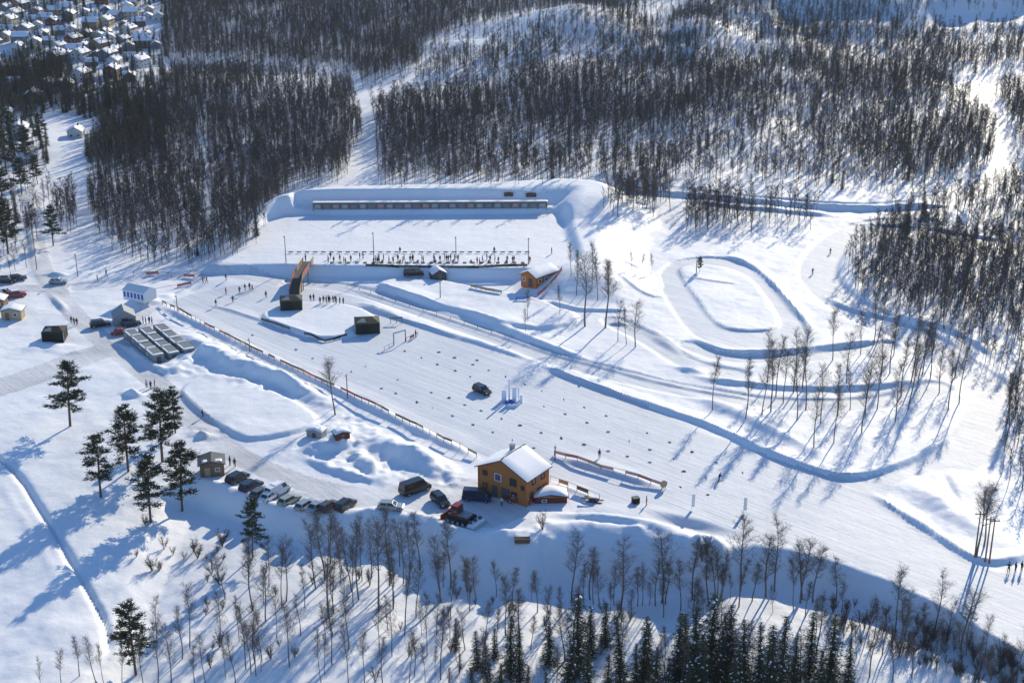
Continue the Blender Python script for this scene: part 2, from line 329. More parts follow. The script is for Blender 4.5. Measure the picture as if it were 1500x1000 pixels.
# ------------------------------------------------------------------ mesh helpers
class MB:
    def __init__(s): s.v = []; s.f = []; s.m = []
    def add(s, vs, fs, mi=0):
        n = len(s.v); s.v += [tuple(v) for v in vs]; s.f += [tuple(i + n for i in f) for f in fs]; s.m += [mi] * len(fs)
    def box(s, c, d, rz=0.0, mi=0, taper=1.0):
        x, y, z = d[0] / 2, d[1] / 2, d[2] / 2; k = taper; ca, sa = math.cos(rz), math.sin(rz)
        vs = [(-x, -y, -z), (x, -y, -z), (x, y, -z), (-x, y, -z), (-x * k, -y * k, z), (x * k, -y * k, z), (x * k, y * k, z), (-x * k, y * k, z)]
        s.add([(c[0] + a * ca - b * sa, c[1] + a * sa + b * ca, c[2] + e) for a, b, e in vs], [(0, 3, 2, 1), (4, 5, 6, 7), (0, 1, 5, 4), (1, 2, 6, 5), (2, 3, 7, 6), (3, 0, 4, 7)], mi)
    def tube(s, pts, rs, n=5, mi=0):
        vs = []; fs = []
        for k, p in enumerate(pts):
            p = Vector(p); a = Vector(pts[min(k + 1, len(pts) - 1)]) - Vector(pts[max(k - 1, 0)]); a.normalize()
            u = a.cross(Vector((0.3, 0.9, 0.1))); u.normalize(); w = a.cross(u)
            vs += [p + (u * math.cos(2 * math.pi * i / n) + w * math.sin(2 * math.pi * i / n)) * rs[k] for i in range(n)]
        for k in range(len(pts) - 1):
            for i in range(n): fs.append((k * n + i, k * n + (i + 1) % n, (k + 1) * n + (i + 1) % n, (k + 1) * n + i))
        fs.append(tuple(range(n))[::-1]); fs.append(tuple((len(pts) - 1) * n + i for i in range(n)))
        s.add(vs, fs, mi)
    def cyl(s, c, r, h, axis='z', n=12, mi=0, r2=None):
        d = {'x': Vector((1, 0, 0)), 'y': Vector((0, 1, 0)), 'z': Vector((0, 0, 1))}[axis]; c = Vector(c)
        s.tube([c - d * h / 2, c + d * h / 2], [r, r if r2 is None else r2], n, mi)
    def prism(s, prof, y0, y1, mi=0):
        """profile in x,z pushed along y"""
        n = len(prof); vs = [(x, y0, z) for x, z in prof] + [(x, y1, z) for x, z in prof]
        s.add(vs, [tuple(range(n))[::-1], tuple(range(n, 2 * n))] + [(i, (i + 1) % n, n + (i + 1) % n, n + i)[::-1] for i in range(n)], mi)
    def mesh(s, name, mats, smooth=False):
        me = bpy.data.meshes.new(name); me.from_pydata(s.v, [], s.f)
        for m in (mats if isinstance(mats, (list, tuple)) else [mats]): me.materials.append(m)
        me.polygons.foreach_set('material_index', s.m)
        if smooth: me.polygons.foreach_set('use_smooth', [True] * len(s.f))
        me.update(); return me
    def build(s, name, mats, parent=None, smooth=False):
        return link(name, s.mesh(name, mats, smooth), parent)
def fixnormals(me):
    b = bmesh.new(); b.from_mesh(me); bmesh.ops.recalc_face_normals(b, faces=b.faces); b.to_mesh(me); b.free()
def link(name, me, parent=None, loc=None, rz=None, sc=None):
    o = bpy.data.objects.new(name, me); COL.objects.link(o)
    if parent is not None: o.parent = parent
    if loc is not None: o.location = loc
    if rz is not None: o.rotation_euler = (0, 0, rz)
    if sc is not None: o.scale = (sc, sc, sc)
    return o
def empty(name, loc, rz=0, label=None, cat=None, group=None):
    o = bpy.data.objects.new(name, None); COL.objects.link(o); o.empty_display_size = 0.5
    o.location = loc; o.rotation_euler = (0, 0, rz); return finish(o, label, cat, group)
def objmat(o, slot, m):
    o.material_slots[slot].link = 'OBJECT'; o.material_slots[slot].material = m

M_SNOW = mat('roof_snow', (0.84, 0.85, 0.88), 0.6, 0.03, 0.8, bump=0.4)
M_GLASS = mat('dark_glass', (0.03, 0.04, 0.05), 0.12, 0.2, 2, spec=0.6)
M_BARK = mat('birch_bark', (0.15, 0.135, 0.125), 0.9, 0.5, 2.5, stretch=(1, 1, 0.3))
M_TWIGN = mat('bare_birch_twigs', (0.115, 0.093, 0.085), 0.9, 0.35, 0.6)
M_TWIG = mat('bare_twigs', (0.070, 0.058, 0.052), 0.9, 0.35, 0.6)
M_PBARK = mat('pine_bark', (0.13, 0.075, 0.05), 0.9, 0.4, 3)
M_PINE = mat('pine_needles', (0.038, 0.048, 0.020), 0.75, 0.45, 0.8)
M_SPR = mat('spruce_needles', (0.034, 0.046, 0.026), 0.75, 0.45, 0.8)
M_SBARK = mat('spruce_bark', (0.06, 0.045, 0.035), 0.9, 0.3, 3)
M_TIMBER = mat('ochre_timber', (0.38, 0.145, 0.042), 0.7, 0.18, 5, stretch=(0.15, 0.15, 7), bump=0.3)
M_TIMBER2 = mat('red_timber', (0.46, 0.135, 0.035), 0.7, 0.2, 5, stretch=(0.2, 0.2, 6))
M_DKRED = mat('dark_red_timber', (0.13, 0.028, 0.022), 0.7, 0.2, 4)
M_WHITE = mat('white_paint', (0.75, 0.75, 0.76), 0.5, 0.05, 3)
M_BLACK = mat('black_canvas', (0.012, 0.013, 0.013), 0.75, 0.3, 3)
M_GREENBLK = mat('dark_green_canvas', (0.02, 0.026, 0.018), 0.75, 0.3, 3)
M_GREY = mat('grey_panel', (0.25, 0.27, 0.28), 0.5, 0.12, 2)
M_LGREY = mat('light_grey_panel', (0.42, 0.44, 0.44), 0.5, 0.12, 2)
M_DGREY = mat('dark_grey', (0.07, 0.072, 0.078), 0.6, 0.2, 3)
M_CAB = mat('weathered_grey_cabin', (0.20, 0.215, 0.215), 0.6, 0.3, 0.8)
M_WOOD = mat('weathered_wood', (0.20, 0.13, 0.085), 0.8, 0.25, 4)
M_PALE = mat('pale_wood', (0.42, 0.32, 0.20), 0.8, 0.2, 4)
M_TYRE = mat('tyre_rubber', (0.015, 0.015, 0.016), 0.85, 0.2, 8)
M_STEEL = mat('galvanised_steel', (0.42, 0.43, 0.45), 0.45, 0.1, 5, metal=0.6)
M_LAMP = mat('headlight_glass', (0.7, 0.7, 0.68), 0.15, 0.05, 5, spec=0.7)
M_TAIL = mat('tail_light', (0.35, 0.01, 0.01), 0.3, 0.1, 5)
M_RED = mat('red_paint', (0.22, 0.022, 0.018), 0.35, 0.1, 3)
M_ORANGE = mat('orange_banner', (0.40, 0.17, 0.075), 0.6, 0.15, 2)
M_YELLOW = mat('yellow_banner', (0.46, 0.35, 0.14), 0.6, 0.15, 2)
M_PURPLE = mat('purple_banner', (0.12, 0.07, 0.16), 0.6, 0.15, 2)
M_NETRED = mat('red_fence_net', (0.50, 0.17, 0.16), 0.7, 0.25, 6)
M_PINK = mat('faded_pink_net', (0.58, 0.36, 0.35), 0.7, 0.2, 6)
M_BLUE = mat('blue_paint_and_shade', (0.03, 0.10, 0.42), 0.45, 0.1, 3)
M_ICE = mat('packed_snow_blocks', (0.80, 0.84, 0.90), 0.5, 0.05, 2, bump=0.3)

# ------------------------------------------------------------------ trees
def sliver(mb, a, b, w, rnd, mi=0):
    a = Vector(a); b = Vector(b); d = b - a; s = d.cross(Vector((rnd.uniform(-1, 1), rnd.uniform(-1, 1), rnd.uniform(-.4, .4))))
    if s.length < 1e-6: return
    s.normalize(); mb.add([a + s * w, a - s * w, b], [(0, 1, 2)], mi)
def birch_mesh(seed, near=True, wide=1.0):
    """unit: a bare tree 10 m tall; returns trunk, crown builders"""
    r = random.Random(seed); T = MB(); C = MB(); h = 10.0
    lx, ly = r.uniform(-.9, .9), r.uniform(-.9, .9)
    def ax(t): return Vector((lx * t * t + 0.12 * math.sin(t * 7 + seed), ly * t * t + 0.12 * math.cos(t * 6 + seed), h * t))
    nseg = 8 if near else 4
    T.tube([ax(k / nseg) - Vector((0, 0, 0.4 if k == 0 else 0)) for k in range(nseg + 1)], [0.12 * (1 - k / nseg) ** 0.8 + 0.012 for k in range(nseg + 1)], 5 if near else 3)
    t0 = r.uniform(.22, .45)
    nb = 30 if near else 21; tw = 0.011 if near else 0.037
    for k in range(nb):
        t = t0 + (0.98 - t0) * (k + r.random()) / nb; p = ax(t); a = r.uniform(0, 6.283); up = r.uniform(0.55, 1.35)
        ln = (0.7 + 2.3 * (1 - t) ** 0.75 * min(1, (t - 0.12) * 3.2)) * r.uniform(0.6, 1.35) * wide
        d = Vector((math.cos(a), math.sin(a), up)).normalized(); q1 = p + d * ln * 0.5; d2 = (d + Vector((r.uniform(-.3, .3), r.uniform(-.3, .3), 0.35))).normalized(); q2 = q1 + d2 * ln * 0.55
        if near: C.tube([p, q1, q2], [0.030, 0.018, 0.005], 3)
        else: sliver(C, p, q2, 0.055, r)
        nt_ = 18 if near else 12
        for j in range(nt_):
            f = r.uniform(0.2, 1.0); o = p.lerp(q1, f * 2) if f < 0.5 else q1.lerp(q2, f * 2 - 1)
            e = o + Vector((r.gauss(0, .42), r.gauss(0, .42), r.uniform(0.05, 0.75))) * (0.55 + ln * 0.22) * 1.25
            sliver(C, o, e, tw * r.uniform(0.7, 1.3), r)
            if near:
                for _ in range(2):
                    o2 = o.lerp(e, r.uniform(.3, .8)); sliver(C, o2, o2 + Vector((r.gauss(0, .3), r.gauss(0, .3), r.uniform(-.1, .45))), 0.012, r)
    for _ in range(14 if near else 6):
        o = ax(r.uniform(.85, 1)); sliver(C, o, o + Vector((r.gauss(0, .25), r.gauss(0, .25), r.uniform(.3, .9))), tw, r)
    return T, C
def conifer_mesh(seed, kind):
    """unit 10 m; kind 'spruce' (narrow cone to the ground) or 'pine' (open crown on a bare stem)"""
    r = random.Random(seed); T = MB(); C = MB(); W = MB(); h = 10.0
    T.tube([(0, 0, -0.4), (0.05, 0, 3), (0.0, 0.06, 6.5), (0, 0, h * 0.97)], [0.16, 0.13, 0.08, 0.015], 6)
    def clump(c, d, n, size):
        d = d.normalized()
        for _ in range(n):
            o = c + Vector((r.gauss(0, 1), r.gauss(0, 1), r.gauss(0, .55))) * size * 0.5
            e = o + (d * r.uniform(.2, 1) + Vector((r.gauss(0, .7), r.gauss(0, .7), r.gauss(0.05, .4)))) * size * 0.8
            sliver(C, o, e, size * 0.17, r)
    if kind == 'spruce':
        z = 0.5
        while z < 9.75:
            f = 1 - z / h; L = (0.22 + 1.45 * f ** 0.85) * r.uniform(.85, 1.1); nb = max(5, int(11 * f ** 0.4))
            for k in range(nb):
                a = 6.283 * (k + r.random() * .7) / nb; l = L * (r.uniform(.45, 1.25) if r.random() < .85 else .2)
                p0 = Vector((0, 0, z)); p1 = Vector((math.cos(a) * l, math.sin(a) * l, z - l * (0.30 + 0.2 * f)))
                sliver(C, p0, p1, 0.07, r)
                for j in range(int(3 + l * 5)):
                    q = p0.lerp(p1, r.uniform(.2, 1.0)); clump(q, p1 - p0, 3, 0.19 + 0.10 * f)
                if r.random() < 0.22 and l > 0.3:
                    q = p0.lerp(p1, r.uniform(.5, .95)) + Vector((0, 0, 0.09)); s = r.uniform(.06, .15)
                    u = Vector((math.cos(a), math.sin(a), -.3)) * s * 1.4; w = Vector((-math.sin(a), math.cos(a), 0)) * s
                    W.add([q - u, q + w - Vector((0, 0, .04)), q + u, q - w - Vector((0, 0, .04)), q + Vector((0, 0, .07))], [(0, 3, 4), (3, 2, 4), (2, 1, 4), (1, 0, 4)])
            z += 0.26 + 0.14 * f
    else:
        z = r.uniform(2.2, 3.2)
        while z < 9.8:
            t = (z - 2.4) / 7.4; L = (0.45 + 2.0 * math.sin(min(1, max(0, 1 - t) * 1.25 + 0.08) * 1.45)) * r.uniform(.55, 1.15)
            for k in range(r.choice((3, 4, 5))):
                a = r.uniform(0, 6.283); l = L * r.uniform(.55, 1.1); rise = r.uniform(-.18, .25) + 0.25 * t
                p0 = Vector((0, 0, z)); p1 = Vector((math.cos(a) * l, math.sin(a) * l, z + l * rise))
                T.tube([p0, p1], [0.04, 0.012], 3)
                for j in range(int(4 + l * 3.6)):
                    q = p0.lerp(p1, r.uniform(.35, 1.05)) + Vector((0, 0, r.uniform(0, .14))); clump(q, (p1 - p0) + Vector((0, 0, .4)), 8, 0.36)
                if r.random() < 0.35:
                    q = p0.lerp(p1, r.uniform(.6, .95)) + Vector((0, 0, 0.22)); s = r.uniform(.1, .24)
                    W.add([q + Vector((-s, 0, 0)), q + Vector((0, -s, -.03)), q + Vector((s, 0, 0)), q + Vector((0, s, -.03)), q + Vector((0, 0, .08))], [(0, 1, 4), (1, 2, 4), (2, 3, 4), (3, 0, 4)])
            z += r.uniform(.32, .55)
    return T, C, W
BIRCH = []
for k in range(12):
    T, C = birch_mesh(100 + k, True, (0.75, 1.0, 1.35, 0.9, 1.15)[k % 5]); BIRCH.append((T.mesh('birch_trunk', M_BARK), C.mesh('birch_crown', M_TWIGN)))
BUSH = []
for k in range(3):
    r = random.Random(300 + k); C = MB(); T = MB()
    for s in range(9):
        a = r.uniform(0, 6.28); e = Vector((math.cos(a) * r.uniform(.2, 1.0), math.sin(a) * r.uniform(.2, 1.0), r.uniform(1.3, 2.6)))
        T.tube([(0, 0, -.2), e * 0.5 + Vector((0, 0, .15)), e], [0.035, 0.025, 0.008], 3)
        for j in range(34):
            o = e * r.uniform(.3, 1); sliver(C, o, o + Vector((r.gauss(0, .3), r.gauss(0, .3), r.uniform(0, .6))), 0.016, r)
    BUSH.append((T.mesh('bush_stems', M_BARK), C.mesh('bush_twigs', M_TWIG)))
SPRUCE = []; PINE = []
for k in range(5):
    T, C, W = conifer_mesh(500 + k, 'spruce'); SPRUCE.append((T.mesh('spruce_trunk', M_SBARK), C.mesh('spruce_crown', M_SPR), W.mesh('spruce_snow', M_SNOW)))
for k in range(5):
    T, C, W = conifer_mesh(540 + k, 'pine'); PINE.append((T.mesh('pine_trunk', M_PBARK), C.mesh('pine_crown', M_PINE), W.mesh('pine_snow', M_SNOW)))
TREE_COUNT = {'birch': 0}
TAKEN = []
def plant(name, var, p, height, label, cat, group, spread=1.0, unit=10.0):
    o = empty(name, p, R.uniform(0, 6.28), label, cat, group); o.rotation_euler = (R.gauss(0, .035), R.gauss(0, .035), R.uniform(0, 6.28)); s = height / unit; o.scale = (s * spread, s * spread, s)
    for nm, me in zip(('trunk', 'crown', 'snow'), var):
        c = link(nm, me, o)
        if nm == 'snow': c['kind'] = 'stuff'
    TAKEN.append((p.x, p.y)); return o
def birch(px, py, hpx=None, hm=None, label='', group='', spread=1.0):
    p = G(px, py); h = hm if hm else hpx * m_per_px(p) / 0.9
    TREE_COUNT['birch'] += 1
    return plant('birch_tree', BIRCH[R.randrange(12)], p, h, label, 'tree', group, spread)

# pines on the left slope, each with its own place
for px, py, top, sp, lab in ((103, 624, 533, 1.25, 'tall snow-dusted pine standing alone at the far left of the field'),
        (148, 728, 636, 1.15, 'leftmost pine of the lower clump, beside the trodden path'),
        (188, 690, 594, 1.15, 'slim open pine between the lone pine and the tight pair'),
        (238, 676, 575, 1.2, 'larger front pine of the tight pair above the wooden shed'),
        (257, 634, 568, 1.0, 'smaller rear pine of the tight pair above the wooden shed'),
        (221, 765, 664, 1.1, 'pine with bare lower stem nearest the shaded bank'),
        (267, 748, 646, 1.15, 'broad dark pine immediately left of the wooden shed'),
        (370, 816, 729, 0.9, 'narrow lone pine standing in front of the row of parked cars'),
        (199, 988, 880, 1.1, 'bushy pine in the lower left corner among bare birches')):
    p = G(px, py); plant('pine_tree', PINE[R.randrange(5)], p, (py - top) * m_per_px(p) / 0.9, lab, 'tree', 'pines on the left slope', sp)
for px, py, top in ((12, 372, 300), (4, 300, 238), (32, 285, 235), (3, 345, 290), (78, 360, 305), (55, 270, 232), (10, 255, 195), (38, 240, 190), (60, 215, 170), (6, 215, 160)):
    p = G(px, py); plant('pine_tree', PINE[R.randrange(5)], p, (py - top) * m_per_px(p) / 0.9, 'dark pine beside the road along the left edge of the picture', 'tree', 'pines beside the far left road', 1.1)
for px, py, hm in ((1025, 398, 4.2),):
    p = G(px, py); plant('spruce_tree', PINE[1], p, hm, 'small lone conifer inside the oval ski loop', 'tree', None, 1.0)

# spruces along the lower edge
def spr_label(x):
    if x < 780: return 'dark spruce of the loose left end of the stand along the bottom edge', 'tree', 'spruces of the left end'
    if x < 900: return 'dark spruce left of the middle of the stand along the bottom edge', 'tree', 'spruces left of the middle'
    if x < 1040: return 'dark spruce in the middle of the stand along the bottom edge', 'tree', 'spruces of the middle'
    if x < 1165: return 'dark spruce in the densest right part of the stand along the bottom edge', 'tree', 'spruces of the dense right part'
    return 'dark spruce at the thinning right end of the stand along the bottom edge', 'tree', 'spruces of the right end'
for px, top, base in ((805, 863, 975), (845, 868, 990), (866, 880, 962), (886, 880, 948), (747, 895, 990), (725, 903, 965), (668, 902, 952), (762, 905, 1000), (910, 892, 1010), (950, 880, 985), (990, 872, 1003),
        (1003, 876, 992), (1020, 872, 1014), (1040, 866, 992), (1068, 866, 990), (1090, 872, 1004), (1112, 882, 1014), (1140, 876, 1020), (1185, 892, 994), (1215, 892, 1004), (1242, 930, 1004), (930, 925, 1024),
        (962, 925, 1026), (975, 940, 1034), (860, 950, 1034), (802, 972, 1050), (1075, 950, 1040), (1115, 950, 1034), (1160, 925, 1015), (700, 905, 980), (692, 958, 1034), (735, 965, 1040), (830, 930, 1020), (1030, 930, 1040), (1005, 950, 1050), (1050, 905, 1015), (1130, 915, 1030), (1200, 930, 1030), (890, 945, 1040), (770, 955, 1040), (1060, 880, 1000), (1125, 890, 1010), (1080, 920, 1030), (940, 900, 1010), (715, 930, 1000)):
    p = G(px, base); plant('spruce_tree', SPRUCE[R.randrange(5)], p, (base - top) * R.uniform(.7, 1.02) * m_per_px(p) / 0.86, *spr_label(px), R.uniform(.95, 1.4))

for _ in range(26): birch(R.uniform(690, 1230), R.uniform(925, 1012), R.uniform(45, 90), label='thin bare birch growing between the spruces along the bottom edge', group='birches between the spruces', spread=R.uniform(.7, 1.1))
# bare birches one can tell apart
LONE = [(490, 607, 76, 'lone bare birch beside the long red and brown fence'),
        (858, 478, 92, 'tall bare birch nearest the range hut on the white bank'), (888, 480, 92, 'tall double-crowned bare birch right of the range hut'),
        (930, 508, 60, 'broad bushy bare birch right of the bank behind the range hut'), (1440, 800, 90, 'leaning bare birch beside the tall wooden poles'), (1432, 815, 100, 'tallest bare birch beside the tall wooden poles')]
for px, py, hp, lab in LONE: birch(px, py, hp, label=lab, group='bare birches standing apart', spread=1.15)
for px, py, hp in ((845, 432, 60), (820, 460, 40), (875, 440, 60), (917, 505, 50), (836, 405, 45), (868, 415, 55), (890, 430, 45), (905, 500, 55), (773, 470, 40), (770, 486, 30), (955, 400, 26), (940, 398, 24), (925, 396, 25)):
    birch(px, py, hp, label='thin bare birch on the white slope between range hut and oval loop', group='birches between range hut and oval loop', spread=.8)
for px, py, hp in ((1043, 600, 72), (1092, 613, 85), (1117, 607, 75), (1130, 603, 100), (1136, 580, 80), (1163, 575, 85), (1167, 615, 85), (1176, 570, 85), (1192, 655, 80), (1203, 620, 80), (1222, 648, 80), (1227, 610, 75), (1263, 634, 85),
        (1267, 610, 85), (1284, 600, 80), (1311, 618, 80), (1303, 546, 80), (1331, 600, 95), (1334, 562, 85), (1345, 562, 80), (1362, 555, 75), (1240, 562, 70), (1219, 527, 70), (1390, 600, 85), (1280, 505, 70), (1286, 500, 70), (1350, 550, 85),
        (1180, 600, 90), (1148, 590, 75), (1125, 560, 70), (1245, 600, 60), (1290, 560, 75), (1320, 580, 80), (1375, 575, 70), (1405, 590, 80), (1260, 520, 60), (1310, 520, 70), (1340, 520, 75), (1365, 530, 75), (1400, 550, 80)):
    birch(px, py, hp, label='slender bare birch on the humps below the oval ski loop', group='birches below the oval loop', spread=.85)
for _ in range(18): birch(R.uniform(888, 985), R.uniform(286, 318), None, R.uniform(7, 11), 'bare birch of the small grove just right of the far range corner', 'birches at the far range corner')
FG = [(370, 893, 90), (390, 909, 80), (413, 888, 85), (419, 881, 90), (481, 904, 130), (487, 973, 90), (514, 866, 90), (525, 877, 110), (556, 895, 130), (570, 858, 110), (425, 976, 100), (383, 970, 70), (361, 980, 100), (592, 930, 120), (533, 1000, 80), (646, 994, 110),
      (446, 890, 60), (586, 829, 70), (485, 824, 90), (462, 860, 100), (475, 850, 95), (530, 850, 90), (545, 845, 80), (600, 850, 90), (615, 835, 80), (500, 840, 70), (331, 992, 60), (279, 949, 90), (267, 965, 75), (251, 1000, 90), (232, 1000, 90), (152, 1000, 60), (117, 990, 60), (230, 955, 80),
      (300, 1000, 70), (180, 1005, 70), (90, 1005, 50), (60, 1010, 50), (140, 1000, 70), (350, 940, 70), (405, 935, 70), (440, 930, 60), (610, 905, 80), (575, 960, 80), (625, 960, 90), (470, 1000, 80), (510, 950, 80), (660, 905, 70), (640, 930, 60), (395, 860, 70), (345, 1005, 80), (600, 1000, 80), (560, 1005, 70), (285, 1005, 60), (210, 1010, 80)]
for _ in range(34): FG.append((R.uniform(320, 690), R.uniform(850, 1005), R.uniform(45, 100)))
def fg_label(x):
    if x < 300: return 'bare birch in the lower left corner around the bushy pine', 'birches in the lower left corner'
    if x < 430: return 'bare birch on the sunlit slope below the narrow lone pine', 'birches below the lone pine'
    if x < 560: return 'bare birch on the sunlit slope below the right half of the car row', 'birches below the right half of the car row'
    return 'bare birch between the big black van and the left end of the spruce stand', 'birches left of the spruce stand'
for px, py, hp in FG: birch(px, py, hp, label=fg_label(px)[0], group=fg_label(px)[1], spread=R.uniform(.6, 1.1))
FG2 = [(836, 882, 98), (853, 880, 80), (900, 877, 50), (914, 890, 80), (935, 880, 75), (951, 885, 80), (964, 880, 80), (1031, 880, 90), (1074, 872, 92), (1010, 880, 75), (1121, 872, 80), (1140, 868, 104), (1180, 880, 78), (1191, 885, 75), (1217, 880, 68), (1263, 925, 78), (1284, 940, 80), (1313, 917, 85),
       (1332, 940, 80), (1364, 920, 70), (1394, 930, 80), (1405, 945, 80), (1420, 955, 70), (1380, 955, 60), (1350, 950, 60), (1440, 965, 80), (1460, 980, 70), (1300, 950, 60), (1320, 965, 70), (1250, 960, 55), (1375, 985, 70), (1400, 990, 70), (1430, 1000, 80), (1480, 1005, 80), (1340, 990, 80), (1300, 1000, 60), (1270, 990, 60), (1450, 1010, 70), (1500, 1010, 70),
       (1050, 885, 70), (1000, 890, 70), (980, 885, 80), (870, 890, 60), (790, 890, 50), (820, 900, 60), (720, 880, 60), (690, 890, 70), (700, 870, 50), (1090, 885, 70), (1105, 880, 70), (1160, 890, 60), (770, 870, 40), (745, 880, 50), (885, 905, 50), (925, 905, 60), (675, 870, 60), (650, 880, 60), (1240, 900, 40), (710, 930, 70), (755, 940, 70), (785, 950, 80), (820, 960, 70)]
FG2 = [(x + R.uniform(-9, 9), y + R.uniform(-8, 10), h * R.uniform(.65, 1.25)) for x, y, h in FG2] + [(R.uniform(860, 1230), R.uniform(872, 905), R.uniform(30, 85)) for _ in range(16)]
def fg2_label(x):
    if x < 800: return 'bare birch at the foot of the shaded bank below the house yard', 'birches below the house yard'
    if x < 1000: return 'bare birch at the foot of the shaded bank below the long snow bank', 'birches below the long snow bank'
    if x < 1235: return 'bare birch behind the right half of the spruce stand', 'birches behind the right spruces'
    return 'bare birch of the brown thicket in the lower right corner', 'birches of the lower right thicket'
for px, py, hp in FG2: birch(px, py, hp, label=fg2_label(px)[0], group=fg2_label(px)[1], spread=R.uniform(.85, 1.3))
for n in range(150):
    t = R.random()
    if n < 90: px, py, lab, gr = 1215 + 285 * t + R.uniform(-15, 15), 885 + 95 * t + R.uniform(-8, 45), 'low bare bush on the bank beneath the ski track', 'bushes beneath the ski track'
    elif n < 108: px, py, lab, gr = R.uniform(200, 330), R.uniform(760, 860) , 'low leafless scrub between the pines and the shaded bank', 'scrub between the pines'
    elif n >= 124: px, py, lab, gr = R.uniform(300, 700), R.uniform(835, 1000), 'low leafless bush among the birches below the row of parked cars', 'bushes among the lower birches'
    else: px, py, lab, gr = R.uniform(640, 1000), R.uniform(880, 930), 'small leafless bush in front of the shaded bank', 'bushes before the shaded bank'
    p = G(px, py); plant('bush', BUSH[n % 3], p, R.uniform(1.2, 3.0), lab, 'bush', gr, R.uniform(.8, 1.3), 2.2)
for px, py, lab in ((795, 775, 'small bare bush at the end of the snow bank beside the house yard'), (1035, 812, 'bare bush on the white mound at the end of the long snow bank'), (1028, 822, 'second bare bush on the white mound, on its shaded side')):
    p = G(px, py); plant('bush', BUSH[0], p, 3.0, lab, 'bush', None, 1.0, 2.2)

# forest regions (seen in the photograph from the air), density 0..1
W_DENSE, CLEAR = [], []
def zone(L, d, pts): L.append((d, pts))
zone(W_DENSE, 1.0, [(135, 215), (160, 185), (232, 165), (250, 112), (330, 108), (420, 112), (512, 128), (526, 200), (514, 240), (505, 264), (425, 280), (396, 315), (366, 366), (282, 388), (222, 388), (168, 374), (132, 315)])
zone(W_DENSE, 1.0, [(240, 92), (245, -60), (700, -60), (640, 90), (530, 130), (512, 105), (400, 95), (320, 92)])
zone(W_DENSE, 1.0, [(545, 165), (600, 148), (720, 140), (820, 120), (900, 118), (1010, 140), (1040, 175), (870, 205), (740, 225), (560, 235), (545, 220)])
zone(W_DENSE, 0.7, [(556, 230), (740, 222), (870, 200), (860, 262), (760, 272), (560, 272)])
zone(W_DENSE, 0.45, [(860, 262), (870, 205), (1040, 175), (1300, 160), (1440, 165), (1462, 235), (1440, 262), (1380, 278), (1290, 284), (1150, 276), (1000, 264), (900, 264)])
zone(W_DENSE, 0.75, [(1180, 190), (1290, 150), (1400, 175), (1455, 170), (1464, 235), (1440, 262), (1330, 275), (1200, 240)])
zone(W_DENSE, 0.7, [(640, 90), (700, -60), (1700, -60), (1700, 90), (1500, 80), (1400, 112), (1385, 160), (1300, 165), (1040, 185), (1000, 140), (820, 120), (700, 135), (600, 140)])
zone(W_DENSE, 1.0, [(1000, 105), (1200, 95), (1390, 85), (1700, 60), (1700, 85), (1420, 112), (1380, 140), (1230, 130), (1040, 160)])
zone(W_DENSE, 1.0, [(884, 242), (985, 246), (988, 285), (950, 305), (890, 312)])
zone(W_DENSE, 0.9, [(1002, 275), (1075, 280), (1085, 335), (1010, 342)])
zone(W_DENSE, 0.5, [(1080, 296), (1200, 312), (1195, 335), (1090, 345)])
zone(W_DENSE, 0.9, [(1225, 410), (1245, 365), (1290, 338), (1350, 325), (1700, 320), (1700, 480), (1500, 475), (1400, 470), (1310, 452), (1245, 440)])
zone(W_DENSE, 0.6, [(1290, 295), (1400, 282), (1490, 270), (1700, 240), (1700, 330), (1340, 320)])
zone(W_DENSE, 0.35, [(1300, 460), (1500, 480), (1700, 500), (1700, 560), (1480, 545), (1420, 520), (1380, 500)])
zone(W_DENSE, 0.36, [(1245, 440), (1310, 452), (1400, 470), (1700, 480), (1700, 600), (1440, 600), (1420, 540), (1330, 500), (1260, 480)])
zone(W_DENSE, 0.8, [(1478, 560), (1700, 530), (1700, 720), (1500, 700), (1462, 640)])
zone(W_DENSE, 0.4, [(1455, 690), (1510, 690), (1700, 700), (1700, 830), (1500, 800), (1460, 760)])
zone(W_DENSE, 0.8, [(1380, 140), (1420, 140), (1455, 118), (1500, 100), (1700, 95), (1700, 200), (1470, 215), (1430, 190), (1385, 175)])
zone(W_DENSE, 0.8, [(1484, 120), (1700, 100), (1700, 275), (1492, 270), (1498, 230), (1488, 180)])
zone(W_DENSE, 0.9, [(75, 300), (108, 295), (112, 335), (85, 345)])
zone(W_DENSE, 0.9, [(-200, 115), (60, 95), (100, 95), (130, 130), (230, 130), (235, 165), (150, 180), (80, 165), (-200, 190)])
zone(W_DENSE, 0.14, [(-200, -60), (245, -60), (245, 130), (-200, 120)])
zone(W_DENSE, 0.25, [(-200, 190), (60, 170), (80, 260), (40, 400), (-200, 420)])
zone(CLEAR, 0.12, [(298, 190), (306, 190), (314, 345), (302, 350)])
zone(CLEAR, 0.0, [(508, 120), (520, 120), (552, 175), (556, 262), (495, 275), (528, 230), (530, 180)])
zone(CLEAR, 0.1, [(528, 152), (600, 128), (690, 108), (760, 95), (770, 105), (700, 122), (610, 145), (545, 162)])
zone(CLEAR, 0.2, [(610, 68), (700, 45), (760, 20), (840, 10), (860, 22), (770, 50), (700, 80), (620, 95)])
zone(CLEAR, 0.25, [(780, 85), (850, 70), (930, 80), (900, 98), (820, 105)])
zone(CLEAR, 0.15, [(935, -10), (1010, -10), (1000, 30), (965, 50), (940, 35)])
zone(CLEAR, 0.2, [(1040, 70), (1130, 60), (1140, 82), (1060, 92)])
zone(CLEAR, 0.02, [(1330, 26), (1360, 18), (1700, 14), (1700, 46), (1400, 48), (1350, 40)])
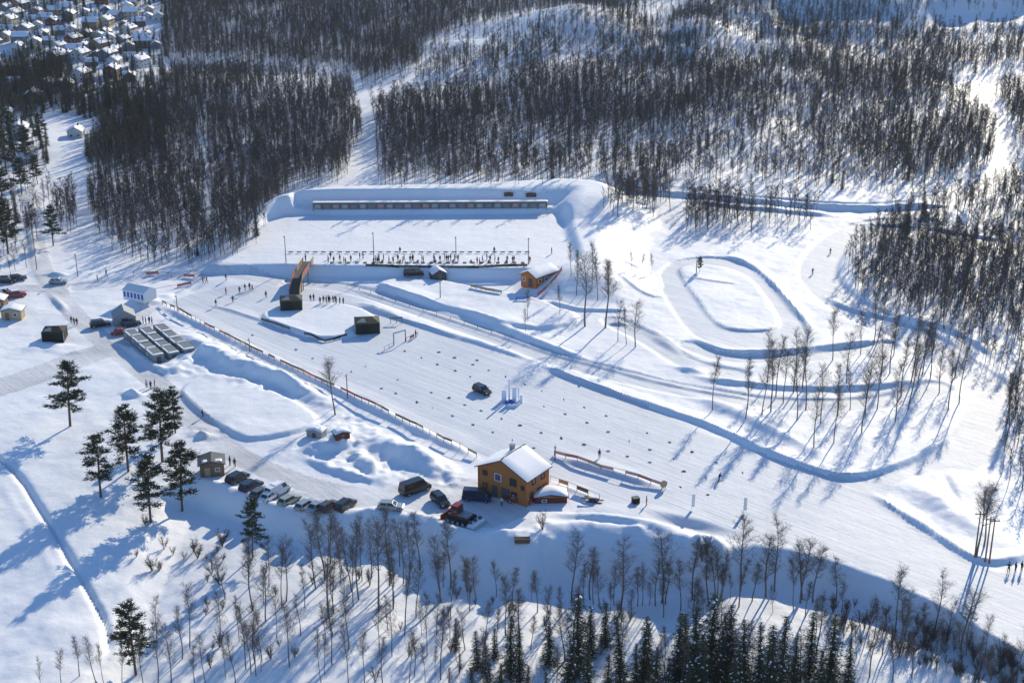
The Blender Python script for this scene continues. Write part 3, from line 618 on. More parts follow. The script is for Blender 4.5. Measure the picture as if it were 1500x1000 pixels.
zone(CLEAR, 0.0, [(1385, 120), (1425, 124), (1445, 108), (1500, 90), (1700, 72), (1700, 92), (1500, 106), (1462, 126), (1452, 140), (1474, 175), (1488, 235), (1470, 265), (1440, 275), (1464, 235), (1458, 185), (1430, 150), (1395, 138)])
zone(CLEAR, 0.05, [(250, 88), (320, 92), (405, 104), (410, 118), (310, 104), (255, 100)])
zone(CLEAR, 0.0, [(325, 55), (345, 40), (352, 48), (335, 66)])
zone(CLEAR, 0.05, [(100, 115), (120, 112), (125, 130), (108, 140)])
zone(CLEAR, 0.0, [(860, 268), (1000, 270), (1150, 286), (1280, 296), (1400, 282), (1450, 262), (1460, 275), (1400, 300), (1280, 306), (1150, 304), (1000, 290), (880, 284)])
def density(x, y):
    d = np.zeros(x.shape)
    for v, p in W_DENSE: m = inside(p, x, y); d[m] = np.maximum(d[m], v)
    for v, p in CLEAR: m = inside(p, x, y); d[m] = v
    return d
rs = np.random.RandomState(4); SP = 2.05
cy = np.arange(225, 1150, SP); pts = []
for yy in cy:
    xx = np.arange(-0.47 * yy - 25, 0.47 * yy + 25, SP); pts.append(np.stack([xx, np.full(xx.shape, yy)], 1))
pts = np.concatenate(pts); pts += rs.uniform(-1.2, 1.2, pts.shape)
ix = np.clip(np.searchsorted(XS, pts[:, 0]), 0, len(XS) - 1); iy = np.clip(np.searchsorted(YS, pts[:, 1]), 0, len(YS) - 1); pz = Z[iy, ix]
dep = pts[:, 1] * CT - (pz - CAM_H) * ST; upv = pts[:, 1] * ST + (pz - CAM_H) * CT
sx = 750 + F_PX * pts[:, 0] / dep; sy = 500 - F_PX * upv / dep
edge = 7
dn = density(sx + rs.uniform(-edge, edge, len(sx)), sy + rs.uniform(-edge, edge, len(sx)) * 0.6)
dn *= np.clip(0.95 + 1.4 * fbm(pts[:, 0], pts[:, 1], 26, 87, 3) * np.where((sy < 130) & (sx > 560), 1.9, 1.0), 0.15, 1.0) * (GROOM[iy, ix] < 0.3)
keep = rs.rand(len(dn)) < dn
pts = np.c_[pts, pz][keep]; ksx, ksy = sx[keep], sy[keep]
hs = rs.triangular(3.2, 6.8, 10.5, len(pts)) * np.where(ksy < 120, 0.92, 1.0)
# conifers mixed in near the village
con = ((ksx < 245) & (ksy < 240) & (rs.rand(len(pts)) < 0.38)) | (rs.rand(len(pts)) < 0.012)
vis = (ksx > 10) & (ksx < 1490) & ~con
# the birches of the wood that show largest stay single trees
order = np.where(vis)[0][np.argsort(-(hs * (ksy + 300))[vis])]
n_ind = 300 - TREE_COUNT['birch']
single = set(order[:max(0, n_ind)].tolist())
def region_label(x, y):
    if x > 1200 and y > 440: return 'bare birch of the loose wood at the right edge, below the curving trail', 'birches of the right edge wood'
    if x > 1200: return 'bare birch of the wood right of the oval ski loop', 'birches right of the oval loop'
    if x > 560: return 'bare birch of the wooded strip behind the shooting range and oval loop', 'birches behind the range'
    return 'bare birch at the near edge of the dark wood left of the shooting range', 'birches left of the range'
for i in single:
    lab, gr = region_label(ksx[i], ksy[i])
    plant('birch_tree', BIRCH[R.randrange(12)], Vector(pts[i]), float(hs[i]), lab, 'tree', gr, R.uniform(.75, 1.05))
rest = np.array([i for i in range(len(pts)) if i not in single])
def scatter(name, P, Hs, protos, label, seed):
    me = bpy.data.meshes.new(name); me.from_pydata([tuple(p) for p in P], [], [])
    at = me.attributes.new('tree_size', 'FLOAT', 'POINT'); at.data.foreach_set('value', np.asarray(Hs, np.float32))
    o = bpy.data.objects.new(name, me); COL.objects.link(o); finish(o, label, 'forest', None, 'stuff')
    ng = bpy.data.node_groups.new(name + '_nodes', 'GeometryNodeTree')
    ng.interface.new_socket('Geometry', in_out='INPUT', socket_type='NodeSocketGeometry'); ng.interface.new_socket('Geometry', in_out='OUTPUT', socket_type='NodeSocketGeometry')
    N = ng.nodes.new; L = ng.links.new; gi = N('NodeGroupInput'); go = N('NodeGroupOutput'); ip = N('GeometryNodeInstanceOnPoints'); jn = N('GeometryNodeJoinGeometry')
    for pr in protos:
        oi = N('GeometryNodeObjectInfo'); oi.inputs['Object'].default_value = pr; oi.inputs['As Instance'].default_value = True; L(oi.outputs['Geometry'], jn.inputs[0])
    rv = N('FunctionNodeRandomValue'); rv.data_type = 'FLOAT_VECTOR'; rv.inputs['Min'].default_value = (-0.05, -0.05, 0); rv.inputs['Max'].default_value = (0.05, 0.05, 6.283); rv.inputs['Seed'].default_value = seed
    ri = N('FunctionNodeRandomValue'); ri.data_type = 'INT'; ri.inputs['Min'].default_value = 0 if True else 0
    [s for s in ri.inputs if s.name == 'Max' and s.type == 'INT'][0].default_value = len(protos) - 1; [s for s in ri.inputs if s.name == 'Min' and s.type == 'INT'][0].default_value = 0
    na = N('GeometryNodeInputNamedAttribute'); na.data_type = 'FLOAT'; na.inputs['Name'].default_value = 'tree_size'
    L(gi.outputs[0], ip.inputs['Points']); L(jn.outputs[0], ip.inputs['Instance']); ip.inputs['Pick Instance'].default_value = True
    L([s for s in ri.outputs if s.type == 'INT'][0], ip.inputs['Instance Index']); L([s for s in rv.outputs if s.type == 'VECTOR'][0], ip.inputs['Rotation'])
    L(na.outputs['Attribute'], ip.inputs['Scale']); L(ip.outputs[0], go.inputs[0])
    md = o.modifiers.new('scatter', 'NODES'); md.node_group = ng; return o
FARB = []
for k in range(7):
    T, C = birch_mesh(700 + k, False, (0.8, 1.0, 1.2)[k % 3]); n = len(T.v); T.add(C.v, C.f, 1)
    FARB.append(bpy.data.objects.new('far_birch', T.mesh('far_birch', [M_BARK, M_TWIG])))
FARC = []
for k in range(3):
    T, C, W = (conifer_mesh(740 + k, 'spruce')); T.add(C.v, C.f, 1); FARC.append(bpy.data.objects.new('far_conifer', T.mesh('far_conifer', [M_SBARK, M_SPR])))
rb = [i for i in rest if not con[i]]; rc = [i for i in rest if con[i]]
scatter('birch_forest', pts[rb], hs[rb] / 10, FARB, 'dark bare birch forest covering the hillsides behind the stadium', 3)
scatter('conifer_forest', pts[rc], hs[rc] / 10 * 1.05, FARC, 'scattered dark conifers among the far birches and village gardens', 5)
print('forest', len(rb), len(rc), 'single', TREE_COUNT['birch'], len(single))

# ------------------------------------------------------------------ buildings
def window(parent, x, y, z, w, h, ax, frame=M_WHITE, pane=M_GLASS, name='window'):
    """window set in a wall; ax 'x' wall faces +-x, 'y' wall faces +-y (sign of the coordinate tells the side)"""
    sg = 1 if (x if ax == 'x' else y) > 0 else -1
    A = MB(); B = MB(); t = 0.06; b = 0.10
    def bx(mb, du, dv, su, sv, dep, off):
        if ax == 'x': mb.box((x + sg * off, y + du, z + dv), (dep, su, sv))
        else: mb.box((x + du, y + sg * off, z + dv), (su, dep, sv))
    bx(A, -w / 2, 0, b, h + b, t * 2, t); bx(A, w / 2, 0, b, h + b, t * 2, t); bx(A, 0, h / 2, w - b, b, t * 2, t); bx(A, 0, -h / 2, w - b, b, t * 2, t)
    fr = A.build(name, frame, parent); bx(B, 0, 0, w - b, h - b, 0.03, 0.03); B.build('pane', pane, fr); return fr
def hut(name, label, cat, p, rz, w, d, eave, ridge, wallm, roofm=M_DGREY, snow=0.25, over=0.35, group=None, fascia=None):
    e = empty(name, p, rz, label, cat, group)
    a = MB(); a.prism([(-w / 2, -0.6), (w / 2, -0.6), (w / 2, eave), (0, ridge), (-w / 2, eave)], -d / 2, d / 2); o = a.build('wall', wallm, e); fixnormals(o.data)
    sl = (ridge - eave) / (w / 2); xo = w / 2 + over; zo = eave - sl * over
    r = MB(); r.prism([(-xo, zo + 0.02), (0, ridge + 0.02), (xo, zo + 0.02), (xo, zo + 0.20), (0, ridge + 0.20), (-xo, zo + 0.20)], -d / 2 - over, d / 2 + over); ro = r.build('roof', fascia or roofm, e); fixnormals(ro.data)
    if snow:
        q = MB(); xi = xo - 0.06; zi = eave - sl * (over - 0.06); n = 8; r2 = random.Random(int(w * 100 + d * 10)); vs = []; fs = []
        ys = [-d / 2 - over + 0.05 + (d + 2 * over - 0.1) * j / n for j in range(n + 1)]; xs = [-xi, -xi * 0.9, -xi * 0.5, -xi * .1, 0, xi * .1, xi * 0.5, xi * 0.9, xi]
        for j, yy in enumerate(ys):
            for i, xx in enumerate(xs):
                base = ridge - sl * abs(xx) + 0.2; rim = i in (0, len(xs) - 1) or j in (0, n)
                vs.append((xx, yy, base + (0.01 if rim else snow * r2.uniform(.8, 1.15)) - (0.04 if i == 4 and not rim else 0)))
        m = len(xs)
        for j in range(n):
            for i in range(m - 1): fs.append((j * m + i, j * m + i + 1, (j + 1) * m + i + 1, (j + 1) * m + i))
        q.add(vs, fs); q.build('roof_snow', M_SNOW, ro, True)
    return e
def door(e, x, y, w, h, ax, m, name='door'):
    sg = 1 if (x if ax == 'x' else y) > 0 else -1; a = MB(); b = MB()
    if ax == 'x': a.box((x + sg * 0.04, y, h / 2), (0.1, w, h)); b.box((x + sg * 0.12, y + w * .35, h * .48), (0.06, 0.05, 0.18))
    else: a.box((x, y + sg * 0.04, h / 2), (w, 0.1, h)); b.box((x + w * .35, y + sg * 0.12, h * .48), (0.05, 0.06, 0.18))
    o = a.build(name, m, e); b.build('handle', M_STEEL, o); return o

# the stadium house
HR = math.radians(-34.5); hp = P0(752, 682, 5.1); hp = Vector((hp[0], hp[1], 0.0))
HW, HD = 10.2, 6.8
house = hut('timber_house', 'two storey ochre timber house with white snow-covered roof beside the ski stadium', 'house', hp, HR, HW, HD, 5.1, 7.5, M_TIMBER, M_DGREY, 0.28, 0.55)
fy = -HD / 2
window(house, -3.7, fy, 4.15, 0.9, 0.9, 'y', M_DKRED); window(house, -3.7, fy, 1.7, 0.9, 0.9, 'y', M_DKRED)
window(house, -0.9, fy, 4.0, 1.3, 1.3, 'y', M_WHITE, M_PURPLE); window(house, 2.3, fy, 3.9, 1.3, 1.3, 'y', M_DKRED); window(house, 2.5, fy, 1.5, 1.1, 1.1, 'y', M_DKRED); window(house, 4.3, fy, 3.4, 0.6, 0.8, 'y', M_DKRED)
door(house, -1.6, fy, 1.1, 2.2, 'y', M_DGREY); door(house, 0.7, fy, 1.7, 2.3, 'y', M_DGREY, 'double_door')
for yy, zz in ((-1.9, 1.6), (0.4, 1.6), (2.3, 1.6), (1.6, 4.0), (-1.2, 4.0)): window(house, HW / 2, yy, zz, 1.0, 1.1, 'x', M_DKRED)
for sx_ in (-1, 1):
    for sy_ in (-1, 1):
        c = MB(); c.box((sx_ * (HW / 2), sy_ * (HD / 2), 2.4), (0.2, 0.2, 5.2)); c.build('corner_board', M_TIMBER2, house)
c = MB(); c.box((-1.2, 1.4, 7.75), (0.7, 0.7, 1.1)); c.box((-1.2, 1.4, 8.36), (0.85, 0.85, 0.12)); c.build('chimney', M_GREY, house)
c = MB()
for k in range(14): c.box((0, -HD / 2 + 0.3 + k * 0.48, 7.96), (0.09, 0.3, 0.16))
c.box((0, 0, 7.86), (0.16, HD + 0.8, 0.1)); c.build('ridge_board', M_DGREY, house)
# low red shed with snow heaped on its roof, right of the house
p = G(806, 731); sh = empty('low_shed', p, math.radians(4), 'low dark red shed under a thick snow roof right of the timber house', 'shed')
a = MB(); a.box((0, 0, 0.35), (5.6, 3.0, 1.5)); a.build('wall', M_DKRED, sh)
a = MB(); a.prism([(-3.1, 1.12), (3.1, 1.12), (3.1, 1.3), (-3.1, 1.3)], -1.75, 1.75); ro = a.build('roof', M_DKRED, sh)
a = MB(); n = 10; vs = []; fs = []
for j in range(n + 1):
    for i in range(n + 1):
        u, v = i / n * 2 - 1, j / n * 2 - 1; vs.append((u * 3.0, v * 1.7 + 0.8 * (1 - abs(u)), 1.31 + 0.7 * max(0, (1 - u * u)) ** .7 * max(0, 1 - v * v) ** .5))
for j in range(n):
    for i in range(n): fs.append((j * (n + 1) + i, j * (n + 1) + i + 1, (j + 1) * (n + 1) + i + 1, (j + 1) * (n + 1) + i))
a.add(vs, fs); a.build('roof_snow', M_SNOW, ro, True); window(sh, -1.2, -1.5, 0.5, 0.8, 0.5, 'y')

# range hut
q0 = G(782, 419); q1 = G(806, 397); ang = math.atan2(q1.y - q0.y, q1.x - q0.x) - math.pi / 2
e = hut('range_hut', 'long orange-brown timber hut with snowy roof at the right end of the firing line', 'hut', Vector(((q0.x + q1.x) / 2 - 0.6, (q0.y + q1.y) / 2, q0.z)), ang - 0.12, 5.0, 8.4, 2.7, 3.9, M_TIMBER2, M_DGREY, 0.2)
door(e, 0.6, -4.2, 1.1, 2.1, 'y', M_DGREY); window(e, -1.4, -4.2, 1.6, 0.9, 0.9, 'y')
for yy in (-2.8, -.4, 2.4): window(e, 2.5, yy, 1.6, 1.1, 0.9, 'x')
# wooden shed beside the car row
e = hut('wooden_shed', 'brown plank shed with snow and dark roofing at the left end of the car row', 'shed', G(311, 692), math.radians(12), 4.2, 3.6, 2.5, 3.1, M_WOOD, M_DGREY, 0.0, 0.4)
a = MB(); a.box((0.1, -1.2, 2.99), (3.6, 1.1, 0.2), 0, 0, .85); a.build('roof_snow', M_SNOW, e); door(e, -0.8, -1.8, 1.0, 1.9, 'y', M_PALE); window(e, 1.0, -1.8, 1.4, 0.8, 0.7, 'y')
for k in range(9):
    a = MB(); a.box((2.16, -1.6 + k * 0.4, 1.2), (0.05, 0.34, 2.4)); a.build('plank', M_WOOD, e)

def canvas_tent(label, p, rz, w, d, h, m):
    e = empty('dark_tent', p, rz, label, 'tent')
    a = MB(); a.box((0, 0, h * 0.32), (w, d, h * 0.9)); a.build('wall', m, e)
    a = MB(); x, y, z = w / 2 + .08, d / 2 + .08, h * 0.77
    a.add([(-x, -y, z), (x, -y, z), (x, y, z), (-x, y, z), (-w * .22, 0, h), (w * .22, 0, h)], [(0, 1, 5, 4), (1, 2, 5), (2, 3, 4, 5), (3, 0, 4), (3, 2, 1, 0)]); a.build('roof', m, e)
    a = MB(); a.box((-w * .1, -d / 2 - 0.03, h * .38), (w * .34, 0.05, h * .7)); a.build('door_flap', M_BLACK, e)
    a = MB(); a.add([(-x * .9, -y * .8, h * .83), (-x * .1, -y * .8, h * .83), (-w * .1, -d * .12, h * .985), (-w * .22, -d * .12, h * .985)], [(0, 1, 2, 3)])
    a.build('snow_patch', M_GREY, e)
    for s in (-1, 1):
        for t in (-1, 1): c = MB(); c.box((s * w / 2, t * d / 2, h * .36), (0.1, 0.1, h * .82)); c.build('pole', M_STEEL, e)
canvas_tent('black tent at the foot of the banner-clad footbridge', G(427, 450), math.radians(8), 5.2, 4.6, 3.0, M_GREENBLK)
canvas_tent('black tent at the right corner of the fenced infield', G(538, 483), math.radians(8), 5.6, 5.0, 3.1, M_GREENBLK)
canvas_tent('dark square tent alone on the left snowfield beside the road', G(81, 497), math.radians(6), 4.8, 4.6, 3.2, M_BLACK)

# white festival tent with blue-striped side
e = hut('white_tent', 'white marquee with blue striped side wall by the stadium entrance', 'tent', G(205, 434), math.radians(62), 4.4, 6.6, 1.7, 2.7, M_WHITE, M_WHITE, 0.0, 0.12)
for k in range(6): a = MB(); a.box((-2.23, -2.75 + k * 1.1, .85), (0.05, 0.6, 1.3)); a.build('blue_panel', M_BLUE, e)
e = hut('grey_tent', 'grey peaked tent on the roadside left of the wax cabins', 'tent', G(182, 472), math.radians(20), 5.0, 5.0, 1.9, 3.6, M_GREY, M_GREY, 0.0, 0.1); door(e, 0, -2.5, 1.4, 1.8, 'y', M_DGREY)
for px, py, w, d, m, lab in ((20, 466, 4.6, 3.2, M_PALE, 'mustard coloured cabin with snow roof at the left edge'), (-3, 450, 4.0, 3.5, M_WOOD, 'brown cabin cut by the left edge, behind the mustard cabin')):
    e = hut('small_cabin', lab, 'cabin', G(px, py), math.radians(3), w, d, 2.3, 2.9, m, M_DGREY, 0.2); window(e, w * .2, -d / 2, 1.4, .8, .7, 'y'); door(e, -w * .2, -d / 2, .9, 1.9, 'y', M_WOOD)
e = hut('canopy_tent', 'small white-roofed tent below the firing line, beside a black van', 'tent', G(641, 408), math.radians(20), 3.6, 3.6, 1.9, 2.9, M_DGREY, M_WHITE, 0.12, 0.2); door(e, 0, -1.8, 1.0, 1.7, 'y', M_WOOD)
e = hut('grey_shed', 'grey snow-plastered shed in the middle of the ploughed banks', 'shed', G(464, 638), math.radians(-20), 3.2, 2.2, 1.2, 1.6, M_GREY, M_GREY, 0.3, 0.15); door(e, 0, -1.1, .7, 1.0, 'y', M_DGREY)
e = hut('red_woodshed', 'low red-brown shed half buried under snow, right of the grey shed', 'shed', G(500, 637), math.radians(25), 2.8, 1.8, .6, .9, M_DKRED, M_DGREY, 0.3, 0.25); door(e, 0, -.9, .6, .5, 'y', M_WOOD)

# wax cabins: three rows of four grey containers
A0 = G(192, 496); A1 = G(230, 528); B1 = G(272, 518)
du = (A1 - A0); du.z = 0; L_ = du.length; du.normalize(); dv = Vector((du.y, -du.x, 0)) * -1
if dv.x < 0: dv = -dv
rzc = math.atan2(du.y, du.x)
names_r = ('left', 'middle', 'right'); names_c = ('farthest', 'second farthest', 'second nearest', 'nearest')
for i in range(3):
    for j in range(4):
        q = A0 + du * (j + 0.3) * (L_ / 3.6) + dv * i * 3.5; q.z = hgt(q.x, q.y) - 0.05
        e = empty('wax_cabin', q, rzc, 'grey container cabin, %s in the %s row of the snow-topped cabin block' % (names_c[j], names_r[i]), 'cabin', 'container cabins in three rows'); e.scale = (1, 1, .72)
        a = MB(); a.box((0, 0, 1.25), (5.6, 2.45, 2.5)); a.build('wall', (M_CAB, M_GREY)[(i + j) % 2], e)
        a = MB(); a.box((0, 0, 2.56), (5.7, 2.55, 0.12)); ro = a.build('roof', M_CAB, e)
        for k, (xx, yy, sx2, sy2) in enumerate(((2.3, 0, 0.8, 2.3), (-2.5, 0.1, 0.5, 2.2), (0.2, -1.05, 4.0, 0.35))):
            a = MB(); a.box((xx, yy, 2.70), (sx2, sy2, 0.16), 0, 0, .8); a.build('snow_patch', M_SNOW, ro)
        door(e, 2.8, 0, 0.9, 2.0, 'x', M_DGREY)
        for k in range(6): a = MB(); a.box((2.83, -1.0 + k * 0.4, 1.25), (0.06, 0.07, 2.3)); a.build('rib', M_GREY, e)
        for k in range(8): a = MB(); a.box((-2.45 + k * 0.7, -1.25, 1.25), (0.08, 0.06, 2.3)); a.build('rib', M_GREY, e)
        window(e, -1.0, -1.225, 1.6, 0.9, 0.7, 'y')

# ------------------------------------------------------------------ shooting range
tl, tr = G(459, 308), G(801, 307); TL = tr - tl; NB = 26; tz = max(tl.z, tr.z, RZ); yaw = math.atan2(TL.y, TL.x)
e = empty('target_shelter', Vector((tl.x, tl.y, min(tl.z, tr.z))), yaw, 'long low roofed row of target boards beneath the far berm of the range', 'target shelter'); LL = math.hypot(TL.x, TL.y); bw = LL / NB
a = MB(); a.box((LL / 2, 0.9, 0.9), (LL, 0.12, 2.6)); a.build('back_wall', mat('faded_red_wood', (0.34, 0.26, 0.25), .8, .3, 1.5), e)
a = MB(); a.box((LL / 2, 0.5, 2.3), (LL + 0.6, 1.5, 0.12)); ro = a.build('roof', M_WOOD, e); a = MB(); a.box((LL / 2, 0.55, 2.47), (LL + 0.5, 1.4, 0.2), 0, 0, .99); a.build('roof_snow', M_SNOW, ro)
pm = MB(); pm.box((0, 0, 0), (0.16, 0.16, 2.7)); pme = pm.mesh('post', M_WOOD); tm = MB(); tm.box((0, 0, 0), (bw * .62, 0.08, 1.0)); tcols = [M_LGREY, M_GREY, M_PINK, M_LGREY, M_GREY]
tmes = [tm.mesh('target_board', c) for c in tcols]; bmk = MB()
for k in range(5): bmk.cyl((-0.5 + k * 0.25, -0.06, 0), 0.06, 0.03, 'y', 8)
bme = bmk.mesh('bullseye', M_BLACK)
for k in range(NB + 1): link('post', pme, e, (k * bw, -0.15, 0.95))
for k in range(NB):
    t = link('target_board', tmes[k % 5], e, ((k + .5) * bw, 0.25, 1.25)); b = link('bullseye_row', bme, t); b['kind'] = 'stuff'
# firing line: posts with lane number boards on a low rope
fl, fr_ = G(420, 371), G(778, 371); D = fr_ - fl; yaw = math.atan2(D.y, D.x); n = 30; LL = math.hypot(D.x, D.y)
e = empty('firing_line', Vector((fl.x, fl.y, fl.z)), yaw, 'low dark line of lane boards stretched across the white range floor', 'lane markers')
bm_ = MB(); bm_.box((0, 0, 0.38), (1.1, 0.06, 0.30)); bm_.box((-.5, 0, .2), (0.06, 0.06, .5)); bm_.box((.5, 0, .2), (0.06, 0.06, .5)); bme = bm_.mesh('lane_board', M_DGREY)
for k in range(n): link('lane_board', bme, e, ((k + .5) * LL / n, 0, 0.0))
r_ = MB(); r_.tube([(0, 0, 0.5), (LL, 0, 0.5)], [0.03, 0.03], 4); r_.build('rope', M_DGREY, e)
# shooting mats
mm_ = MB(); mm_.box((0, 0, 0.03), (0.9, 1.4, 0.06)); mme = mm_.mesh('shooting_mat', [mat('green_mat', (0.05, 0.09, 0.05), .9, .3, 4)])
fl, fr_ = G(480, 385), G(772, 385)
for k in range(24):
    q = fl.lerp(fr_, (k + .5) / 24); q.z = hgt(q.x, q.y) + 0.01; finish(link('shooting_mat', mme, None, q, 0), 'dark green shooting mat on the snow along the firing line', 'mat', 'shooting mats on the firing line')

def fence(name, label, pts, step, h, panel_mats, post_m=M_WOOD, rail=True, cat='fence', ph=0.75, gap=0.0, zoff=0.0):
    P = [G(a, b) for a, b in pts]; e = empty(name, P[0], 0, label, cat); o = P[0]
    pm = MB(); pm.box((0, 0, h / 2 - 0.2), (0.10, 0.10, h + 0.4)); pme = pm.mesh('post', post_m)
    S_ = []; 
    for a, b in zip(P[:-1], P[1:]):
        n = max(1, round((b - a).length / step)); S_ += [a.lerp(b, k / n) for k in range(n)]
    S_.append(P[-1]); S_ = [Vector((q.x, q.y, hgt(q.x, q.y) + zoff)) for q in S_]
    for q in S_: link('post', pme, e, q - o)
    for k, (a, b) in enumerate(zip(S_[:-1], S_[1:])):
        d = b - a; l = math.hypot(d.x, d.y); m = panel_mats[k % len(panel_mats)] if not callable(panel_mats) else panel_mats(k / max(1, len(S_) - 2))
        if m is not None:
            q = MB(); y0 = h * (1 - ph); u = Vector((-d.y, d.x, 0)).normalized() * 0.02
            A, B = a - o, b - o; q.add([A - u + Vector((0, 0, y0)), B - u + Vector((0, 0, y0)), B - u + Vector((0, 0, h * .96)), A - u + Vector((0, 0, h * .96)), A + u + Vector((0, 0, y0)), B + u + Vector((0, 0, y0)), B + u + Vector((0, 0, h * .96)), A + u + Vector((0, 0, h * .96))],
                [(0, 1, 2, 3), (7, 6, 5, 4), (3, 2, 6, 7), (0, 4, 5, 1), (1, 5, 6, 2), (0, 3, 7, 4)]); q.build('panel', m, e)
        if rail:
            q = MB(); q.tube([a - o + Vector((0, 0, h)), b - o + Vector((0, 0, h))], [0.045, 0.045], 4); q.build('rail', post_m, e)
    return e
rf = random.Random(5); FENC = [M_WOOD, None, M_WOOD, M_NETRED, M_PALE, None, M_WOOD, None]
fence('long_fence', 'long brown and red fence along the near side of the ski stadium', [(238, 446), (300, 478), (360, 508), (420, 537), (480, 565), (540, 592), (600, 622), (650, 647), (698, 670)], 2.2, 1.1, [rf.choice(FENC) for _ in range(90)], ph=.42)
fence('red_net_fence', 'pinkish red net fence on the low bank right of the timber house', [(812, 666), (880, 687), (972, 714)], 2.4, 0.9, [M_PINK, M_NETRED, M_PINK, M_PALE, M_PINK, None], M_WOOD, ph=.6)
fence('rail_fence', 'short wooden rail fence running from the timber house to a dark heap', [(806, 704), (845, 718), (878, 731)], 2.0, 1.0, [None, M_PALE, None, M_WOOD], M_PALE)
fence('range_edge_fence', 'dark low fence along the front edge of the firing line', [(536, 391), (600, 393), (700, 394), (772, 391)], 2.6, 0.8, [M_DGREY, M_DGREY, M_BLACK, M_WOOD], M_DGREY)
fence('hut_net_fence', 'pink net fence curving along the right side of the range hut', [(787, 436), (800, 425), (815, 408), (823, 397)], 2.6, 1.1, [M_NETRED, M_PALE, M_NETRED], M_WOOD)
fence('entrance_net_fence', 'thin red net fence behind the white marquee', [(196, 404), (232, 402), (270, 406), (300, 408)], 4.0, 0.9, [None, M_NETRED, None], M_WOOD)
fence('course_net_fence', 'thin red net fence on the track between marquee and infield', [(228, 427), (260, 421), (300, 411)], 4.0, 0.8, [None, M_NETRED, None], M_WOOD)
fence('infield_barrier', 'low black barrier along the near edge of the infield', [(383, 469), (405, 476), (424, 483)], 2.4, 0.55, [M_DGREY, M_WOOD], M_DGREY)
fence('corner_barrier', 'low black barrier meeting in a point at the lower corner of the infield', [(446, 490), (476, 501), (490, 498), (508, 492)], 2.0, 0.6, [M_DGREY, M_BLACK, M_DGREY], M_DGREY)
fence('track_rope_fence', 'fine post-and-rope line along the upper ski track', [(510, 419), (560, 436), (620, 455), (680, 474), (740, 494)], 5.0, 0.6, [None], M_DGREY)
fence('pallet_fence', 'yellowish stack of crowd barriers on the bank left of the range hut', [(690, 421), (712, 426), (735, 430)], 1.8, 0.8, [M_PALE, M_LGREY, M_YELLOW], M_WOOD)

# floodlight masts
def mast(px, py, top, label, cat='lamp post', group='lamp posts of the ski stadium'):
    p = G(px, py); h = (py - top) * m_per_px(p) / 0.94; e = empty('lamp_post', p, 0, label, cat, group)
    a = MB(); a.tube([(0, 0, -.3), (0, 0, h)], [0.13, 0.09], 6); a.build('pole', M_WOOD, e)
    a = MB(); a.box((0, -0.25, h - 0.1), (0.12, 0.6, 0.1)); a.build('arm', M_STEEL, e); a = MB(); a.box((0, -0.6, h - 0.15), (0.45, 0.35, 0.22), 0, 0, .8); a.build('lamp_head', M_GREY, e)
mast(419, 385, 346, 'leftmost lamp post on the firing line'); mast(548, 388, 341, 'lamp post in the left half of the firing line'); mast(668, 378, 347, 'lamp post in the right half of the firing line'); mast(774, 387, 349, 'rightmost lamp post on the firing line, left of the range hut')
mast(366, 515, 495, 'thin lamp post rising from the long fence near its upper end'); mast(509, 583, 547, 'lamp post behind the long fence beside the lone birch'); mast(645, 436, 413, 'lamp post on the terrace below the white-roofed tent'); mast(813, 674, 651, 'lamp post at the upper end of the red net fence')
mast(114, 405, 372, 'lamp post by the silver car at the road junction'); mast(54, 395, 340, 'lamp post on the road near the left edge'); mast(260, 455, 432, 'lamp post by the fence corner at the stadium entrance')
mast(1020, 400, 380, 'thin post beside the small conifer in the oval loop')
for k, (px, py, top) in enumerate(((1428, 815, 748), (1443, 822, 756), (1449, 824, 758))):
    p = G(px, py); h = (py - top) * m_per_px(p) / 0.9; e = empty('power_pole', p, 0, ('leftmost', 'middle', 'rightmost')[k] + ' of the three tall wooden poles beside the lower right trail', 'pole', 'wooden poles by the lower right trail')
    a = MB(); a.tube([(0, 0, -.3), (0, 0, h)], [0.15, 0.10], 7); a.build('pole', M_WOOD, e); a = MB(); a.box((0, 0, h - 0.5), (1.6, 0.12, 0.14)); a.build('crossarm', M_WOOD, e)
    for s in (-.7, 0, .7): a = MB(); a.cyl((s, 0, h - 0.32), 0.05, 0.22, n=6); a.build('insulator', M_GREY, e)

# footbridge over the upper track
b0 = G(452, 386); b1 = P0(436, 407, 3.2); b1 = Vector((b1[0], b1[1], 3.2)); b2 = G(431, 432); b0.z = max(b0.z, RZ) + 0.6
d = (b2 - b0); e = empty('footbridge', Vector((b2.x, b2.y, b2.z)), 0, 'footbridge clad in orange, yellow and purple banners crossing the upper ski track', 'bridge'); o = e.location.copy(); wd = Vector((1, 0.12, 0)).normalized() * 1.25
path = [b0, b0.lerp(b1, .5), b1, b1.lerp(b2, .55), b2]
a = MB()
for p, q in zip(path[:-1], path[1:]):
    t = Vector((0, 0, -.18)); a.add([p - wd - o, p + wd - o, q + wd - o, q - wd - o, p - wd - o + t, p + wd - o + t, q + wd - o + t, q - wd - o + t], [(0, 1, 2, 3), (7, 6, 5, 4), (0, 3, 7, 4), (1, 5, 6, 2), (0, 4, 5, 1), (3, 2, 6, 7)])
a.build('deck', M_DGREY, e)
bc = [M_YELLOW, M_ORANGE, M_PALE, M_PURPLE, M_ORANGE, M_NETRED]
